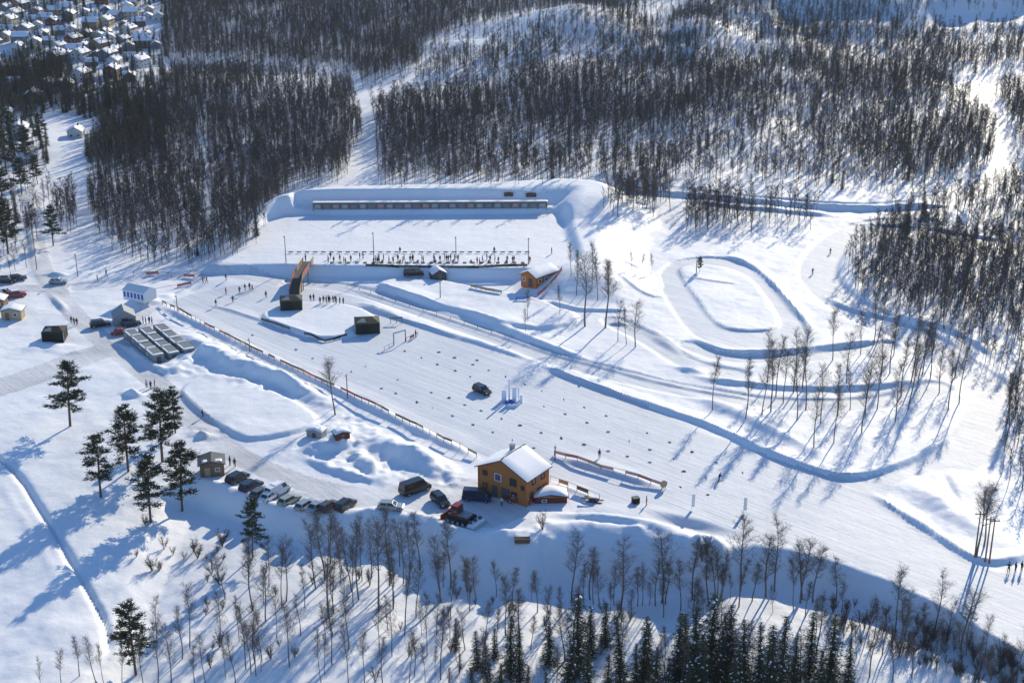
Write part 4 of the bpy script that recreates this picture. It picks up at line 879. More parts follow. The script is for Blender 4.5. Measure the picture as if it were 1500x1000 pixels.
for s in (-1, 1):
    full = [b0.lerp(b1, k / 5) for k in range(5)] + [b1.lerp(b2, k / 5) for k in range(6)]
    for k in range(10):
        p, q = full[k] + wd * s - o, full[k + 1] + wd * s - o; w2 = wd.normalized() * s * 0.06; up = Vector((0, 0, 1.25)); dn = Vector((0, 0, -.25))
        a = MB(); a.add([p + dn, q + dn, q + up, p + up, p + dn + w2, q + dn + w2, q + up + w2, p + up + w2], [(0, 1, 2, 3), (7, 6, 5, 4), (3, 2, 6, 7), (0, 4, 5, 1), (0, 3, 7, 4), (1, 5, 6, 2)]); a.build('banner_panel', bc[(k + (s > 0) * 2 + k // 4) % 6], e)
        a = MB(); a.tube([p + up * 1.02, q + up * 1.02], [0.05, 0.05], 5); a.build('handrail', M_WOOD, e)
for k, p in enumerate((b0.lerp(b1, .55), b1, b1.lerp(b2, .4))):
    for s in (-1, 1):
        g = p + wd * s; gz = hgt(g.x, g.y); a = MB(); a.tube([Vector((g.x, g.y, gz - .3)) - o, g - o], [0.13, 0.13], 6); a.build('leg', M_WOOD, e)
# finish gate and its netting
q0, q1 = G(577, 505), G(594, 500); p = q0.lerp(q1, .5); yaw = math.atan2(q1.y - q0.y, q1.x - q0.x); l = (q1 - q0).length
e = empty('finish_gate', p, yaw, 'thin metal finish gate standing on the groomed stadium near the black tent', 'gate')
for s in (-1, 1): a = MB(); a.box((s * l / 2, 0, 1.3), (0.16, 0.16, 2.8)); a.build('post', M_WOOD, e)
a = MB(); a.box((0, 0, 2.75), (l + .2, 0.2, 0.3)); a.build('crossbar', M_LGREY, e)
fence('finish_net', 'thin wood and net fence funnelling from the finish gate', [(563, 513), (577, 506)], 1.6, 0.8, [None], M_WOOD); fence('finish_net', 'short netting right of the finish gate ending at a person in red', [(595, 500), (612, 491)], 1.6, 0.8, [None, M_NETRED], M_WOOD)
a = MB(); q0, q1 = G(573, 476), G(588, 470); p = q0.lerp(q1, .5)
e = empty('scaffold_gate', p, 0.1, 'low dark scaffold frame on the bank above the finish gate', 'frame')
for s in (-1.3, 0, 1.3): a = MB(); a.box((s, 0, .6), (0.12, 0.12, 1.6)); a.build('post', M_DGREY, e)
a = MB(); a.box((0, 0, 1.35), (2.9, .5, 0.18)); a.build('beam', M_DGREY, e)
# snow-block podium
p = G(748, 589); e = empty('snow_podium', p, 0, 'curved white snow-block podium with tall pillars beside the black car in the stadium', 'podium')
for xx, yy, w_, h in ((-1.35, .9, 1.0, 2.3), (-.3, 1.2, .34, 4.6), (.75, 1.0, .9, 2.9), (1.6, .6, .3, 3.1), (2.1, -.2, .6, 1.7)):
    a = MB(); a.box((xx, yy, h / 2), (w_, .3, h), 0, 0, .92); a.build('pillar', M_ICE, e)
for k in range(6):
    a_ = math.radians(-12 - k * 17); a = MB(); a.box((1.9 * math.cos(a_), 2.4 * math.sin(a_), 0.3), (0.4, 0.85, 0.6), a_, 0, .8); a.build('block', M_ICE, e)
for k, h in enumerate((0.4, .6, .3)): a = MB(); a.box((-0.8 + k * .75, -.2, h / 2), (.72, .8, h), 0, 0, .95); a.build('step', M_BLUE, e)  # these steps are the podium's dark-blue base shadow, painted on as blue boxes

# ------------------------------------------------------------------ vehicles
PAINT = {'black': mat('black_car_paint', (0.010, 0.010, 0.012), .25, .1, 2, spec=.6), 'grey': mat('grey_car_paint', (0.10, 0.105, 0.11), .3, .1, 2, spec=.6), 'silver': mat('silver_car_paint', (0.38, 0.40, 0.40), .3, .08, 2, metal=.5, spec=.6),
         'white': mat('white_car_paint', (0.72, 0.73, 0.74), .3, .04, 2, spec=.6), 'red': mat('red_car_paint', (0.28, 0.02, 0.015), .3, .1, 2, spec=.6), 'navy': mat('navy_car_paint', (0.012, 0.018, 0.05), .28, .1, 2, spec=.6), 'brown': mat('brown_car_paint', (0.06, 0.045, 0.035), .3, .1, 2, spec=.6), 'green': mat('pale_green_car_paint', (0.30, 0.33, 0.27), .3, .08, 2, spec=.6)}
KINDS = {'estate': dict(L=4.6, W=1.8, belt=0.92, top=1.48, hood=1.25, tail=0.15, ws=0.75, rw=0.45), 'suv': dict(L=4.7, W=1.9, belt=1.08, top=1.75, hood=1.2, tail=0.12, ws=0.6, rw=0.3),
         'saloon': dict(L=4.6, W=1.8, belt=0.90, top=1.43, hood=1.25, tail=0.7, ws=0.8, rw=0.7), 'van': dict(L=5.2, W=2.0, belt=1.15, top=2.15, hood=0.75, tail=0.08, ws=0.6, rw=0.12)}
CARM = {}
def car_meshes(kind):
    if kind in CARM: return CARM[kind]
    k = KINDS[kind]; L, W, b, t = k['L'], k['W'], k['belt'], k['top']; x1 = L / 2; x0 = -L / 2; cb = 0.28
    B = MB(); hw = W / 2
    prof = [(x0 + .06, cb), (x1 - .08, cb), (x1, cb + .2), (x1 - .02, b * .74), (x1 - .25, b * .84), (x1 - k['hood'], b), (x0 + k['tail'], b), (x0 + .02, b * .85), (x0, cb + .25)]
    n = len(prof); ins = [0.06, 0.06, 0.03, 0.03, .08, .05, .05, .04, .03]; vs = []
    for s in (-1, -.9, .9, 1):
        for i, (x, z) in enumerate(prof):
            if abs(s) == 1: vs.append((x * .97, s * (hw - ins[i] * .6), cb + (z - cb) * .93))
            else: vs.append((x, s * hw, z))
    fs = [tuple(range(n)), tuple(range(3 * n, 4 * n))[::-1]]
    for r_ in range(3):
        for i in range(n): fs.append((r_ * n + i, r_ * n + n + i, r_ * n + n + (i + 1) % n, r_ * n + (i + 1) % n))
    B.add(vs, fs)
    fx, rx = x1 - k['hood'], x0 + k['tail']; wi = hw * .93; wt = hw * .76
    bot = [(rx, -wi, b - .03), (fx, -wi, b - .03), (fx, wi, b - .03), (rx, wi, b - .03)]; tp = [(rx + k['rw'], -wt, t), (fx - k['ws'], -wt, t), (fx - k['ws'], wt, t), (rx + k['rw'], wt, t)]
    B.add(bot + tp, [(4, 5, 6, 7), (0, 1, 5, 4), (1, 2, 6, 5), (2, 3, 7, 6), (3, 0, 4, 7)])
    body = B.mesh('car_body', PAINT['black']); fixnormals(body)
    def face(a, b_, c, d, m0, m1, v0=.12, v1=.9):
        a, b_, c, d = map(Vector, (a, b_, c, d)); nrm = (b_ - a).cross(d - a).normalized() * .015; f = lambda u, v: a.lerp(b_, u).lerp(d.lerp(c, u), v)
        g = MB(); q = [f(m0, v0), f(m1, v0), f(m1, v1), f(m0, v1)]; g.add([x + nrm for x in q] + [x - nrm for x in q], [(0, 1, 2, 3), (7, 6, 5, 4), (0, 4, 5, 1), (1, 5, 6, 2), (2, 6, 7, 3), (3, 7, 4, 0)]); return g.mesh('glass', M_GLASS)
    P = [('windscreen', face(bot[1], bot[2], tp[2], tp[1], .08, .92)), ('rear_window', face(bot[3], bot[0], tp[0], tp[3], .1, .9))]
    if kind == 'van': P += [('side_window', face(bot[0], bot[1], tp[1], tp[0], .72, .95)), ('side_window', face(bot[2], bot[3], tp[3], tp[2], .05, .28))]
    else: P += [('side_window', face(bot[0], bot[1], tp[1], tp[0], a_, b_)) for a_, b_ in ((.08, .48), (.53, .92))] + [('side_window', face(bot[2], bot[3], tp[3], tp[2], a_, b_)) for a_, b_ in ((.08, .47), (.52, .92))]
    for s in (-1, 1):
        h = MB(); h.box((x1 - .06, s * hw * .72, b * .68), (.12, .36, .16)); P.append(('headlight', h.mesh('headlight', M_LAMP)))
        h = MB(); h.box((x0 + .03, s * hw * .78, b * .74), (.1, .28, .2)); P.append(('tail_light', h.mesh('tail_light', M_TAIL)))
        h = MB(); h.box((fx - .15, s * (hw + .08), b + .1), (.14, .18, .14)); P.append(('mirror', h.mesh('mirror', M_DGREY)))
    ty = MB(); ty.cyl((0, 0, 0), .33, .22, 'y', 14); rm = MB(); rm.cyl((0, 0, 0), .2, .235, 'y', 10); wh = (ty.mesh('tyre', M_TYRE), rm.mesh('rim', M_STEEL))
    CARM[kind] = (body, P, wh, [(sx * (L / 2 - .85), sy * (hw - .1), .32) for sx in (-1, 1) for sy in (-1, 1)]); return CARM[kind]
def car(px, py, deg, kind, paint, label, group='cars parked below the house', snow=False, sc=1.0):
    p = G(px, py); e = empty('parked_car', p, math.radians(deg), label, 'van' if kind == 'van' else 'car', group); e.scale = (sc,) * 3
    body, P, wh, W = car_meshes(kind); b = link('body', body, e); objmat(b, 0, PAINT[paint])
    for nm, me in P: link(nm, me, e)
    for w in W: t = link('wheel', wh[0], e, w); link('rim', wh[1], t)
    if snow: k = KINDS[kind]; a = MB(); a.box((-.25, 0, k['top'] + .05), (k['L'] * .38, k['W'] * .68, .12), 0, 0, .85); a.build('roof_snow', M_SNOW, e)
ROW = [(348, 704, 'suv', 'black', 'black'), (368, 716, 'suv', 'navy', 'dark blue'), (382, 725, 'estate', 'grey', 'dark grey'), (394, 731, 'saloon', 'white', 'white'), (407, 723, 'van', 'white', 'white'), (424, 736, 'estate', 'green', 'pale greenish'), (448, 743, 'estate', 'silver', 'silver'), (464, 746, 'saloon', 'silver', 'silver'), (481, 745, 'estate', 'brown', 'dark brown'), (506, 744, 'suv', 'black', 'black')]
ORD = ['first', 'second', 'third', 'fourth', 'fifth', 'sixth', 'seventh', 'eighth', 'ninth', 'last']
for i, (x, y, k, c, cn) in enumerate(ROW): car(x, y, 58 + R.uniform(-4, 4), k, c, '%s %s in the row by the shaded bank, %s from the wooden shed' % (cn, 'van' if k == 'van' else 'car', ORD[i]), 'row of parked cars', i in (3, 4))
car(608, 720, 38, 'van', 'black', 'big black van parked apart left of the timber house', sc=1.12); car(573, 745, -6, 'estate', 'silver', 'greyish car parked crosswise at the edge of the bank'); car(645, 737, -60, 'suv', 'black', 'dark car between the big black van and the timber house')
car(699, 732, -8, 'van', 'navy', 'dark van parked against the front wall of the timber house'); car(761, 735, -15, 'saloon', 'red', 'dark red car with snow on its roof at the house corner', snow=True)
car(86, 415, 4, 'estate', 'silver', 'silver car standing by the road junction at far left', 'cars along the left road'); car(10, 414, 8, 'suv', 'black', 'black car at the left edge, behind the red car', 'cars along the left road'); car(26, 410, 20, 'estate', 'brown', 'brown car beside the black car at the left edge', 'cars along the left road')
car(24, 435, 30, 'suv', 'red', 'red car with white snow on its roof at the left edge', 'cars along the left road', True); car(3, 434, 10, 'van', 'white', 'white van cut off by the left edge', 'cars along the left road')
car(147, 478, 22, 'suv', 'black', 'black car parked by the grey peaked tent', 'cars along the left road'); car(178, 489, 12, 'saloon', 'red', 'dark red car between the grey tent and the wax cabins', 'cars along the left road'); car(192, 477, 25, 'estate', 'navy', 'dark blue car half hidden in front of the grey peaked tent', 'cars along the left road')
car(606, 404, 6, 'van', 'black', 'black van below the firing line, left of the white-roofed tent', 'cars along the left road'); 
car(706, 575, -48, 'suv', 'black', 'black car standing alone in the middle of the empty stadium', 'cars inside the stadium', sc=.95)
# red snow groomer in the house yard
p = G(676, 762); e = empty('snow_groomer', p, math.radians(-32), 'red snow groomer with white rear tiller parked in the shade before the house', 'snow groomer')
for s in (-1, 1):
    a = MB(); a.prism([(-2.2, .35), (-1.9, .05), (1.6, .05), (2.0, .4), (1.8, .8), (-2.0, .8)], s * 1.35 - .55, s * 1.35 + .55); t = a.build('track', M_TYRE, e); fixnormals(t.data)
    for k in range(4): w = MB(); w.cyl((-1.5 + k * 1.0, s * 1.92, .42), .28, .08, 'y', 10); w.build('wheel', M_STEEL, t)
a = MB(); a.box((-.2, 0, .95), (3.6, 1.9, .6)); a.build('chassis', M_DGREY, e)
a = MB(); a.box((-.9, 0, 2.0), (1.5, 1.9, 1.7), 0, 0, .85); cb = a.build('cab', M_RED, e)
a = MB(); a.box((-.1, 0, 2.15), (.08, 1.4, .9)); a.build('windscreen', M_GLASS, cb)
for s in (-1, 1): a = MB(); a.box((-.9, s * .93, 2.15), (1.0, .06, .8)); a.build('side_window', M_GLASS, cb)
a = MB(); a.box((.8, 0, 1.35), (1.9, 1.8, .3)); a.build('flatbed', M_GREY, e)
a = MB(); a.box((-2.9, 0, .6), (.25, 4.0, 1.0), 0, 0, .95); a.build('blade', M_RED, e); a = MB(); a.box((-2.5, 0, .6), (.7, .4, .3)); a.build('blade_arm', M_DGREY, e)
a = MB(); a.box((2.9, 0, .45), (1.3, 3.8, .5), 0, 0, .8); t = a.build('tiller', M_WHITE, e); a = MB(); a.box((3.8, 0, .15), (.8, 3.8, .1)); a.build('flap', M_LGREY, t)
for k in range(3): a = MB(); a.box((2.6 + .2 * k, -1.2 + 1.2 * k, .85), (.5, .5, .4)); a.build('hydraulic_box', M_DGREY, t)
# odds and ends
p = G(765, 794); e = empty('log_pile', p, 0.05, 'small pile of snowy logs at the edge of the house yard', 'log pile')
for k in range(6): a = MB(); a.cyl((0, -.5 + (k % 3) * .42 + (k // 3) * .2, .22 + .36 * (k // 3)), .2, 2.4 + .2 * (k % 2), 'x', 8); a.build('log', M_WOOD, e)
p = G(868, 735); e = empty('timber_heap', p, -.45, 'dark heap of planks at the end of the wooden rail fence', 'heap')
for k in range(7): a = MB(); a.box((R.uniform(-.8, .8), R.uniform(-.5, .5), .15 + .12 * k), (2.6, .35, .13), R.uniform(-.6, .6)); a.build('plank', M_DGREY, e)
p = G(931, 736); e = empty('equipment_crate', p, .3, 'small black crate on the groomed snow below the red net fence', 'crate'); a = MB(); a.box((0, 0, .5), (1.2, 1.0, 1.0)); a.build('box', M_BLACK, e); a = MB(); a.box((0, 0, 1.04), (1.26, 1.06, .1)); a.build('lid', M_DGREY, e)
p = G(972, 716); e = empty('start_sign', p, .4, 'pale round sign at the lower end of the red net fence', 'sign'); a = MB(); a.cyl((0, 0, 1.0), .7, .12, 'y', 14); a.build('disc', M_PALE, e)
for s in (-.4, .4): a = MB(); a.box((s, 0, .3), (.08, .08, 1.0)); a.build('leg', M_WOOD, e)
for px, py, lab in ((1013, 745, 'tall white flag banner left on the lower ski track'), (1089, 750, 'tall white flag banner right on the lower ski track')):
    p = G(px, py); e = empty('flag_banner', p, 0, lab, 'banner', 'white banners on the lower track'); a = MB(); a.tube([(0, 0, -.2), (0, 0, 2.9)], [.03, .02], 5); a.build('pole', M_STEEL, e); a = MB(); a.box((.28, 0, 1.6), (.5, .04, 2.4)); a.build('cloth', M_WHITE, e)
p = G(765, 439); e = empty('blue_bench', p, .1, 'blue rack in the shade of the range hut', 'rack'); a = MB(); a.box((0, 0, .7), (3.2, .5, .25)); a.build('top', M_BLUE, e)
for s in (-1.4, 1.4): a = MB(); a.box((s, 0, .25), (.12, .45, .8)); a.build('leg', M_BLUE, e)
for px, py in ((744, 287), (749, 287), (741, 287), (778, 288), (783, 288), (773, 288)):
    p = G(px, py); e = empty('range_bin', p, 0, 'dark box on the shaded berm behind the targets', 'box', 'boxes on the far berm'); a = MB(); a.box((0, 0, .5), (1.0, .8, 1.1)); a.build('box', M_DGREY, e); a = MB(); a.box((0, 0, 1.1), (1.06, .86, .08)); a.build('lid', M_DKRED, e)
# course marker boards
DOT = [(600 + a / 5, 480 + b / 5) for a, b in ((205, 268), (88, 218), (215, 180), (330, 220), (495, 238), (335, 315), (445, 358), (580, 312), (290, 513), (405, 565), (170, 585), (55, 545), (315, 645), (525, 607), (465, 710), (610, 765), (755, 820), (810, 715), (675, 665), (845, 415), (705, 358), (970, 462), (985, 575), (1130, 525), (1280, 583), (1140, 632), (1300, 695), (1440, 645), (965, 768), (1110, 808), (1280, 855), (1455, 762), (910, 880), (1240, 430), (465, 270))]
DOT += [(750 + a / 5, 620 + b / 5) for a, b in ((365, 108), (525, 155), (705, 62), (990, 70), (860, 128), (705, 203), (845, 242), (1010, 193), (1155, 138), (1320, 208), (1185, 258), (1010, 285), (1255, 352), (1420, 395), (1235, 465), (1435, 522))]
DOT += [(350 + a / 5, 400 + b / 5) for a, b in ((540, 625), (420, 560), (825, 720), (930, 680), (1020, 590), (1215, 572), (1340, 620), (1455, 668), (1165, 780), (1150, 880), (1045, 845), (1305, 945), (1410, 875), (100, 455))] + [(1013, 662), (1049, 677), (1088, 692), (1003, 690)]
mk = MB(); mk.add([(-.5, -.16, 0), (.5, -.16, 0), (.5, 0, .34), (-.5, 0, .34), (.5, .16, 0), (-.5, .16, 0), (-.5, -.10, 0), (.5, -.10, 0), (.5, 0, .27), (-.5, 0, .27), (.5, .10, 0), (-.5, .10, 0)], [(0, 1, 2, 3), (3, 2, 4, 5), (9, 8, 7, 6), (11, 10, 8, 9), (1, 7, 8, 2), (2, 8, 10, 4), (0, 3, 9, 6), (3, 5, 11, 9)])
mks = [mk.mesh('course_marker', c) for c in (M_GREY, M_LGREY, M_WOOD)]
for i, (x, y) in enumerate(DOT): finish(link('course_marker', mks[i % 3], None, G(x, y) + Vector((0, 0, -.02)), TRACK_ANG + R.uniform(-.9, .9), R.uniform(.5, .75)), 'small dark folded marker board on the groomed stadium snow', 'marker', 'course marker boards in the stadium')

# ------------------------------------------------------------------ people
SKIN = mat('skin', (0.45, 0.28, 0.20), .6, .05, 5); BOOT = mat('boots', (0.02, 0.02, 0.02), .6, .1, 5)
JK = [mat('jacket_' + n, c, .8, .1, 4) for n, c in (('black', (.012, .012, .015)), ('navy', (.015, .022, .06)), ('red', (.38, .02, .02)), ('charcoal', (.04, .04, .045)), ('blue', (.02, .08, .3)), ('green', (.02, .07, .04)), ('orange', (.5, .14, .02)), ('white', (.55, .55, .56)))]
JN = ['black', 'navy blue', 'red', 'charcoal', 'blue', 'green', 'orange', 'white']
TR = [mat('trousers_' + n, c, .85, .1, 4) for n, c in (('black', (.012, .012, .014)), ('grey', (.05, .05, .055)), ('navy', (.015, .02, .045)))]
def person_mesh(pose):
    J = {'pel': (0, 0, .95), 'spi': (0, .02, 1.15), 'che': (0, .0, 1.36), 'nec': (0, 0, 1.52), 'hd': (0, -.03, 1.63), 'hd2': (0, -.03, 1.76)}
    for s, n in ((-1, 'l'), (1, 'r')):
        J.update({n + 'sh': (s * .19, 0, 1.42), n + 'el': (s * .25, .02, 1.14), n + 'wr': (s * .25, -.08, .90), n + 'ha': (s * .24, -.11, .80), n + 'hi': (s * .10, 0, .90), n + 'kn': (s * .11, -.02, .50), n + 'an': (s * .11, .03, .10), n + 'to': (s * .12, -.16, .05)})
    if pose == 'ski':
        for k in ('spi', 'che', 'nec', 'hd', 'hd2', 'lsh', 'rsh'): x, y, z = J[k]; t = (z - .95) * .45; J[k] = (x, y - t, z - .12 - .1 * t)
        for s, n in ((-1, 'l'), (1, 'r')):
            J[n + 'el'] = (s * .30, -.20, 1.02); J[n + 'wr'] = (s * .30, -.48, 1.06); J[n + 'ha'] = (s * .30, -.58, 1.08); J[n + 'kn'] = (s * .12, -.16 * (1 if s > 0 else .2), .48); J[n + 'an'] = (s * .12, .05 if s > 0 else .3, .10); J[n + 'to'] = (s * .12, -.14 if s > 0 else .1, .06)
        J['pel'] = (0, .05, .86); J['lhi'] = (-.1, .05, .82); J['rhi'] = (.1, .05, .82)
    if pose == 'walk':
        J['rkn'] = (.11, -.20, .53); J['ran'] = (.11, -.22, .12); J['rto'] = (.12, -.42, .08); J['lkn'] = (-.11, .05, .50); J['lan'] = (-.11, .28, .16); J['lto'] = (-.12, .12, .05); J['rwr'] = (.24, .1, .92); J['rha'] = (.23, .14, .84); J['lwr'] = (-.24, -.2, .96); J['lha'] = (-.23, -.27, .90)
    if pose == 'prone':
        for k, (x, y, z) in list(J.items()): J[k] = (x, .95 - z, max(.08, .16 + (.12 if z > 1.3 else 0)) + (.08 if k.startswith('hd') else 0))
        for s, n in ((-1, 'l'), (1, 'r')): J[n + 'el'] = (s * .26, -.62, .08); J[n + 'wr'] = (s * .10, -.85, .20); J[n + 'ha'] = (s * .05, -.95, .26); J[n + 'to'] = (s * .16, J[n + 'an'][1] + .12, .05); J[n + 'kn'] = (s * .16, .45, .10); J[n + 'an'] = (s * .22, .85, .10)
    E_ = [('pel', 'spi', 1), ('spi', 'che', 1), ('che', 'nec', 1), ('nec', 'hd', 0), ('hd', 'hd2', 0)]
    for n in 'lr': E_ += [('che', n + 'sh', 1), (n + 'sh', n + 'el', 1), (n + 'el', n + 'wr', 1), (n + 'wr', n + 'ha', 3), ('pel', n + 'hi', 2), (n + 'hi', n + 'kn', 2), (n + 'kn', n + 'an', 2), (n + 'an', n + 'to', 3)]
    RAD = {'pel': .15, 'spi': .14, 'che': .165, 'nec': .065, 'hd': .095, 'hd2': .085, 'sh': .085, 'el': .062, 'wr': .045, 'ha': .05, 'hi': .10, 'kn': .075, 'an': .055, 'to': .05}
    ks = list(J); me = bpy.data.meshes.new('person_skeleton'); me.from_pydata([J[k] for k in ks], [(ks.index(a), ks.index(b)) for a, b, c in E_], [])
    o = bpy.data.objects.new('person_skeleton', me); COL.objects.link(o); o.modifiers.new('skin', 'SKIN')
    me.attributes if False else None
    for i, k in enumerate(ks):
        v = me.skin_vertices[0].data[i]; rr = RAD.get(k, RAD.get(k[1:], .06)); v.radius = (rr, rr * (.78 if k in ('pel', 'spi', 'che') else 1)); v.use_root = k == 'pel'
    sm = o.modifiers.new('sub', 'SUBSURF'); sm.levels = 1; sm.render_levels = 1
    dg = bpy.context.evaluated_depsgraph_get(); dg.update(); out = bpy.data.meshes.new_from_object(o.evaluated_get(dg)); out.name = 'person_' + pose
    bpy.data.objects.remove(o); bpy.data.meshes.remove(me)
    out.materials.clear()
    for m in (SKIN, JK[0], TR[0], BOOT): out.materials.append(m)
    seg = [(Vector(J[a]), Vector(J[b]), c) for a, b, c in E_]
    for f in out.polygons:
        c = f.center; best = min(seg, key=lambda s: (c - s[0].lerp(s[1], max(0, min(1, (c - s[0]).dot(s[1] - s[0]) / max(1e-6, (s[1] - s[0]).length_squared))))).length); f.material_index = best[2]; f.use_smooth = True
    hp_ = Vector(J['hd2']); hat = MB(); hat.tube([hp_ + Vector((0, 0, -.05)), hp_ + Vector((0, 0, .05)), hp_ + Vector((0, 0, .11))], [.115, .10, .04], 8)
    return out, hat.mesh('hat', JK[0]), J
POSES = {k: person_mesh(k) for k in ('stand', 'walk', 'ski', 'prone')}
sk_ = MB(); sk_.add([(-.03, .85, .02), (.03, .85, .02), (.03, -.9, .02), (-.03, -.9, .02), (.02, -1.08, .12), (-.02, -1.08, .12), (-.03, .85, .035), (.03, .85, .035), (.03, -.9, .04), (-.03, -.9, .04)], [(3, 2, 1, 0), (6, 7, 8, 9), (9, 8, 4, 5), (5, 4, 2, 3), (0, 1, 7, 6), (1, 2, 8, 7), (0, 6, 9, 3)]); SKI = sk_.mesh('ski', JK[0])
rfm = MB(); rfm.box((0, -1.15, .33), (.05, .9, .06)); rfm.box((0, -.75, .30), (.05, .3, .14)); RIFLE = rfm.mesh('rifle', BOOT)
def person(px, py, pose, jk, label, group=None, rz=None, tr=None, raise_z=0.0):
    me, hat, J = POSES[pose]; p = G(px, py); p.z += raise_z; o = link('person', me, None, p, rz if rz is not None else R.uniform(0, 6.28)); finish(o, label, 'person', group); s = R.uniform(.96, 1.06); o.scale = (s, s, s)
    objmat(o, 1, JK[jk]); objmat(o, 2, TR[R.randrange(3) if tr is None else tr])
    h = link('hat', hat, o); objmat(h, 0, JK[R.randrange(7)])
    if pose == 'ski':
        for s in (-1, 1):
            link('ski', SKI, o, (s * .12, J[('l' if s < 0 else 'r') + 'an'][1] - .05, 0)); a = MB(); hd = Vector(J[('l' if s < 0 else 'r') + 'ha']); a.tube([hd + Vector((0, -.05, .1)), Vector((s * .38, .25, .02))], [.014, .010], 4); a.build('ski_pole', M_STEEL, o)
    if pose == 'prone': link('rifle', RIFLE, o)
    return o
FLP = [(590 + a / 5, 250 + b / 5 + 3) for a, b in ((10, 655), (150, 655), (230, 650), (320, 650), (350, 645), (380, 645), (405, 650), (545, 665), (562, 672), (640, 655), (675, 660), (700, 665), (765, 650), (815, 650))] + [(330 + a / 5, 250 + b / 5 + 3) for a, b in ((755, 655), (795, 655), (840, 650), (870, 660), (920, 655), (985, 628), (1010, 628), (1100, 655), (1125, 640), (1160, 640), (1200, 660), (1230, 660), (1265, 650), (1300, 660), (1355, 655), (1440, 655))]
FLP += [(R.uniform(480, 765), R.uniform(378, 387)) for _ in range(16)]
for i, (x, y) in enumerate(FLP): person(x, y + R.uniform(-1, 1), 'stand' if i % 4 else 'walk', (0, 1, 2, 0, 5, 4, 3, 6, 0)[i % 9], 'person in winter clothes standing on the firing line', 'people on the firing line')
for i in range(8): person(560 + i * 26, 384, 'prone', (0, 1, 4)[i % 3], 'shooter lying prone on a mat at the firing line', 'shooters lying on mats', rz=math.pi)
for px, py, lab in ((586, 371, 'person standing alone on the lane boards in the middle of the range'), (724, 371, 'person at the lane boards in the right half of the range'), (808, 372, 'person at the right end of the lane boards'), (776, 385, 'person in dark jacket at the foot of the rightmost firing line lamp post')): person(px, py, 'stand', 0, lab)
for i, (a, b) in enumerate(((525, 185), (548, 182), (595, 203), (620, 196), (640, 198), (665, 198), (690, 194), (715, 203), (740, 203), (765, 208), (655, 190), (705, 192))): person(350 + a / 5, 400 + b / 5 + 4, 'stand', (0, 1, 0, 3)[i % 4], 'person in a dark queue between the two black tents', 'people between the black tents')
for i, (a, b) in enumerate(((1115, 685), (1135, 685), (1240, 670), (1240, 745), (1315, 740), (1345, 725), (1370, 720), (1385, 728), (1185, 810), (1278, 790), (1460, 765))): person(a / 3.745, 230 + b / 3.745 + 2, 'walk' if i % 3 else 'stand', (0, 1, 3, 2)[i % 4], 'spectator scattered on the snow left of the footbridge', 'spectators left of the footbridge')
person(143, 412, 'stand', 0, 'person in black standing beside the silver car junction'); person(156, 404, 'walk', 0, 'person in black walking on the path above the white marquee')
for i, (x, y) in enumerate(((105, 473), (109, 475), (113, 476))): person(x, y, 'stand', 0, 'person in black beside the road near the black car', 'people beside the left road')
for i, (x, y, l) in enumerate(((215, 568, 'left'), (221, 569, 'middle'), (227, 567, 'right'))): person(x, y, 'stand', (7, 0, 3)[i], '%s of three people standing on the path below the wax cabins' % l, 'three people below the cabins')
person(297, 611, 'walk', 0, 'lone person walking along the terrace edge right of the tight pine pair'); person(337, 681, 'stand', 3, 'left of two people by the wooden shed', None); person(344, 684, 'stand', 0, 'right of two people by the wooden shed', None)
person(878, 671, 'stand', 3, 'person standing at the red net fence on the stadium side'); person(1053, 705, 'ski', 0, 'skier alone on the lower stadium track', None, rz=2.2); person(1190, 402, 'ski', 0, 'lower of two skiers on the trail right of the oval loop', None, rz=2.8); person(1216, 372, 'ski', 3, 'upper of two skiers on the trail right of the oval loop', None, rz=2.8)
for i, (x, l) in enumerate(((1477, 'left'), (1487, 'middle'), (1496, 'right'))): person(x, 838 - i, 'ski' if i == 0 else 'stand', 0, '%s of three dark figures on the trail at the right edge' % l, 'three figures at the right edge')
person(947, 740, 'stand', 2, 'person in red beside the small black crate'); person(609, 494, 'stand', 2, 'person in a red jacket at the end of the finish netting'); person(448, 386, 'stand', 0, 'person in black at the upper end of the footbridge', None, raise_z=.7)
person(470, 640, 'walk', 0, 'person in black beside the grey shed in the ploughed banks'); person(713, 737, 'stand', 4, 'person in blue in front of the timber house door'); person(735, 741, 'stand', 7, 'person in a white jacket in front of the timber house')
for i, (x, y) in enumerate(((210, 474), (214, 475), (219, 474), (223, 475))): person(x, y, 'stand', (1, 4)[i % 2], 'person in the shade of the big snow bank behind the wax cabins', 'people behind the wax cabins')

# ------------------------------------------------------------------ village at the upper left
VW = {n: mat('house_' + n, c, .8, .08, 2) for n, c in (('white', (.55, .55, .54)), ('red', (.15, .04, .035)), ('ochre', (.26, .19, .10)), ('grey', (.18, .19, .20)), ('brown', (.10, .065, .045)), ('blue', (.12, .15, .20)), ('cream', (.50, .44, .32)))}
HM = {}
def village_proto(v):
    w, d, e_, r_ = ((7.5, 10, 3.6, 5.8), (8.5, 11, 5.2, 7.6), (6.5, 8, 2.8, 4.6))[v]; o = hut('village_house', 'x', 'house', (0, 0, -500), 0, w, d, e_, r_, VW['white'], M_DGREY, .5, .5)
    for z in ((1.6,) if v != 1 else (1.6, 4.1)):
        for yy in (-d * .3, 0, d * .3):
            for s in (-1, 1): window(o, s * w / 2, yy, z, 1.3, 1.2, 'x')
        for xx in (-w * .25, w * .25): window(o, xx, -d / 2, z, 1.3, 1.2, 'y')
    a = MB(); a.box((w * .15, d * .15, r_ + .4), (.8, .8, 1.4)); a.build('chimney', M_DKRED, o); return o
def copy_tree(o, parent=None):
    c = o.copy(); COL.objects.link(c); c.parent = parent
    for ch in o.children: copy_tree(ch, c)
    return c
protos = [village_proto(v) for v in range(3)]; used_p = set()
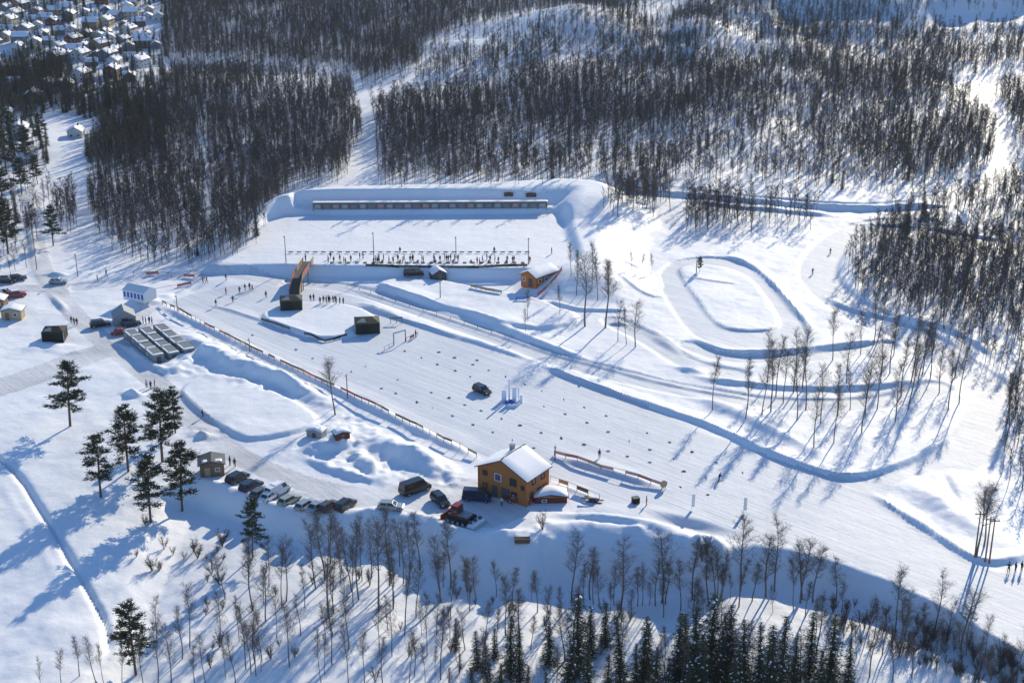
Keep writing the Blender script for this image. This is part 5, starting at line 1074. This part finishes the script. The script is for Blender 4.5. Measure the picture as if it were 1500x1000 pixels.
def vhouse(px, py, v, colr, rz, label, group):
    if v in used_p: o = copy_tree(protos[v])
    else: o = protos[v]; used_p.add(v)
    p = G(px, py); o.location = p; o.rotation_euler = (0, 0, rz); o.scale = (.68,) * 3; o['label'] = label; o['category'] = 'house'
    if group: o['group'] = group
    elif 'group' in o: del o['group']
    w = [c for c in o.children if c.name.split('.')[0] == 'wall'][0]; objmat(w, 0, VW[colr])
SPOT = [(108, 62, 'red'), (134, 42, 'ochre'), (54, 57, 'red'), (12, 50, 'blue'), (165, 112, 'red'), (155, 136, 'white'), (5, 105, 'white'), (158, 88, 'blue'), (190, 88, 'white'), (110, 78, 'cream')]
for y in range(-26, 100, 11):
    for x in range(-60, 250, 21):
        X = x + (y // 11 % 2) * 10 + R.uniform(-7, 7); Y = y + R.uniform(-4, 4)
        if X > 175 and Y > 75 or X > 215 and Y > 30 or X < 60 and Y > 75 or X > 120 and -5 < Y < 18 and R.random() < .6: continue
        if min(abs(X - a) + 2 * abs(Y - b) for a, b, c in SPOT) < 17: continue
        SPOT.append((X, Y, R.choice(('white', 'white', 'white', 'red', 'ochre', 'grey', 'brown', 'grey', 'brown', 'cream', 'blue', 'grey'))))
SPOT += [(120, 118, 'white'), (100, 128, 'grey'), (190, 118, 'brown'), (205, 98, 'white'), (228, 70, 'grey'), (20, 128, 'white'), (50, 150, 'brown'), (10, 170, 'grey'), (75, 128, 'cream'), (30, 200, 'white')]
SPOT += [(40, 238, 'grey'), (112, 200, 'white')]
for i, (x, y, c) in enumerate(SPOT):
    special = {4: 'red house with white roof at the village edge nearest the dark wood', 5: 'white house standing alone at the lower edge of the village', len(SPOT) - 2: 'grey house among pines near the left road', len(SPOT) - 1: 'pale house in the clearing between village and wood'}
    vhouse(x, y, i % 3, c, R.choice((0, 0, 0, 1.57)) + R.uniform(-.45, .35), special.get(i, 'far %s house under a snowy roof in the village at top left' % c), None if i in special else '%s village houses' % c)

# ------------------------------------------------------------------ thin winter haze: one closed box of even air round everything
zlo, zhi = float(Z.min()) - 1.5, max(CAM_H + 4.0, float(Z.max()) + 14.0)
x0, x1, y0, y1 = XS[0] - 60, XS[-1] + 60, YS[0] - 60, YS[-1] + 60
hz = MB(); hz.box(((x0 + x1) / 2, (y0 + y1) / 2, (zlo + zhi) / 2), (x1 - x0, y1 - y0, zhi - zlo))
hm = bpy.data.materials.new('haze_air'); hm.use_nodes = True; t = hm.node_tree; t.nodes.clear(); ou = t.nodes.new('ShaderNodeOutputMaterial'); pv = t.nodes.new('ShaderNodeVolumePrincipled')
pv.inputs['Color'].default_value = (.80, .89, 1, 1); pv.inputs['Density'].default_value = 0.00005; pv.inputs['Anisotropy'].default_value = .2
t.links.new(pv.outputs[0], ou.inputs['Volume'])
ho = hz.build('haze', hm); finish(ho, 'thin pale winter haze over the whole valley', 'haze', None, 'stuff')
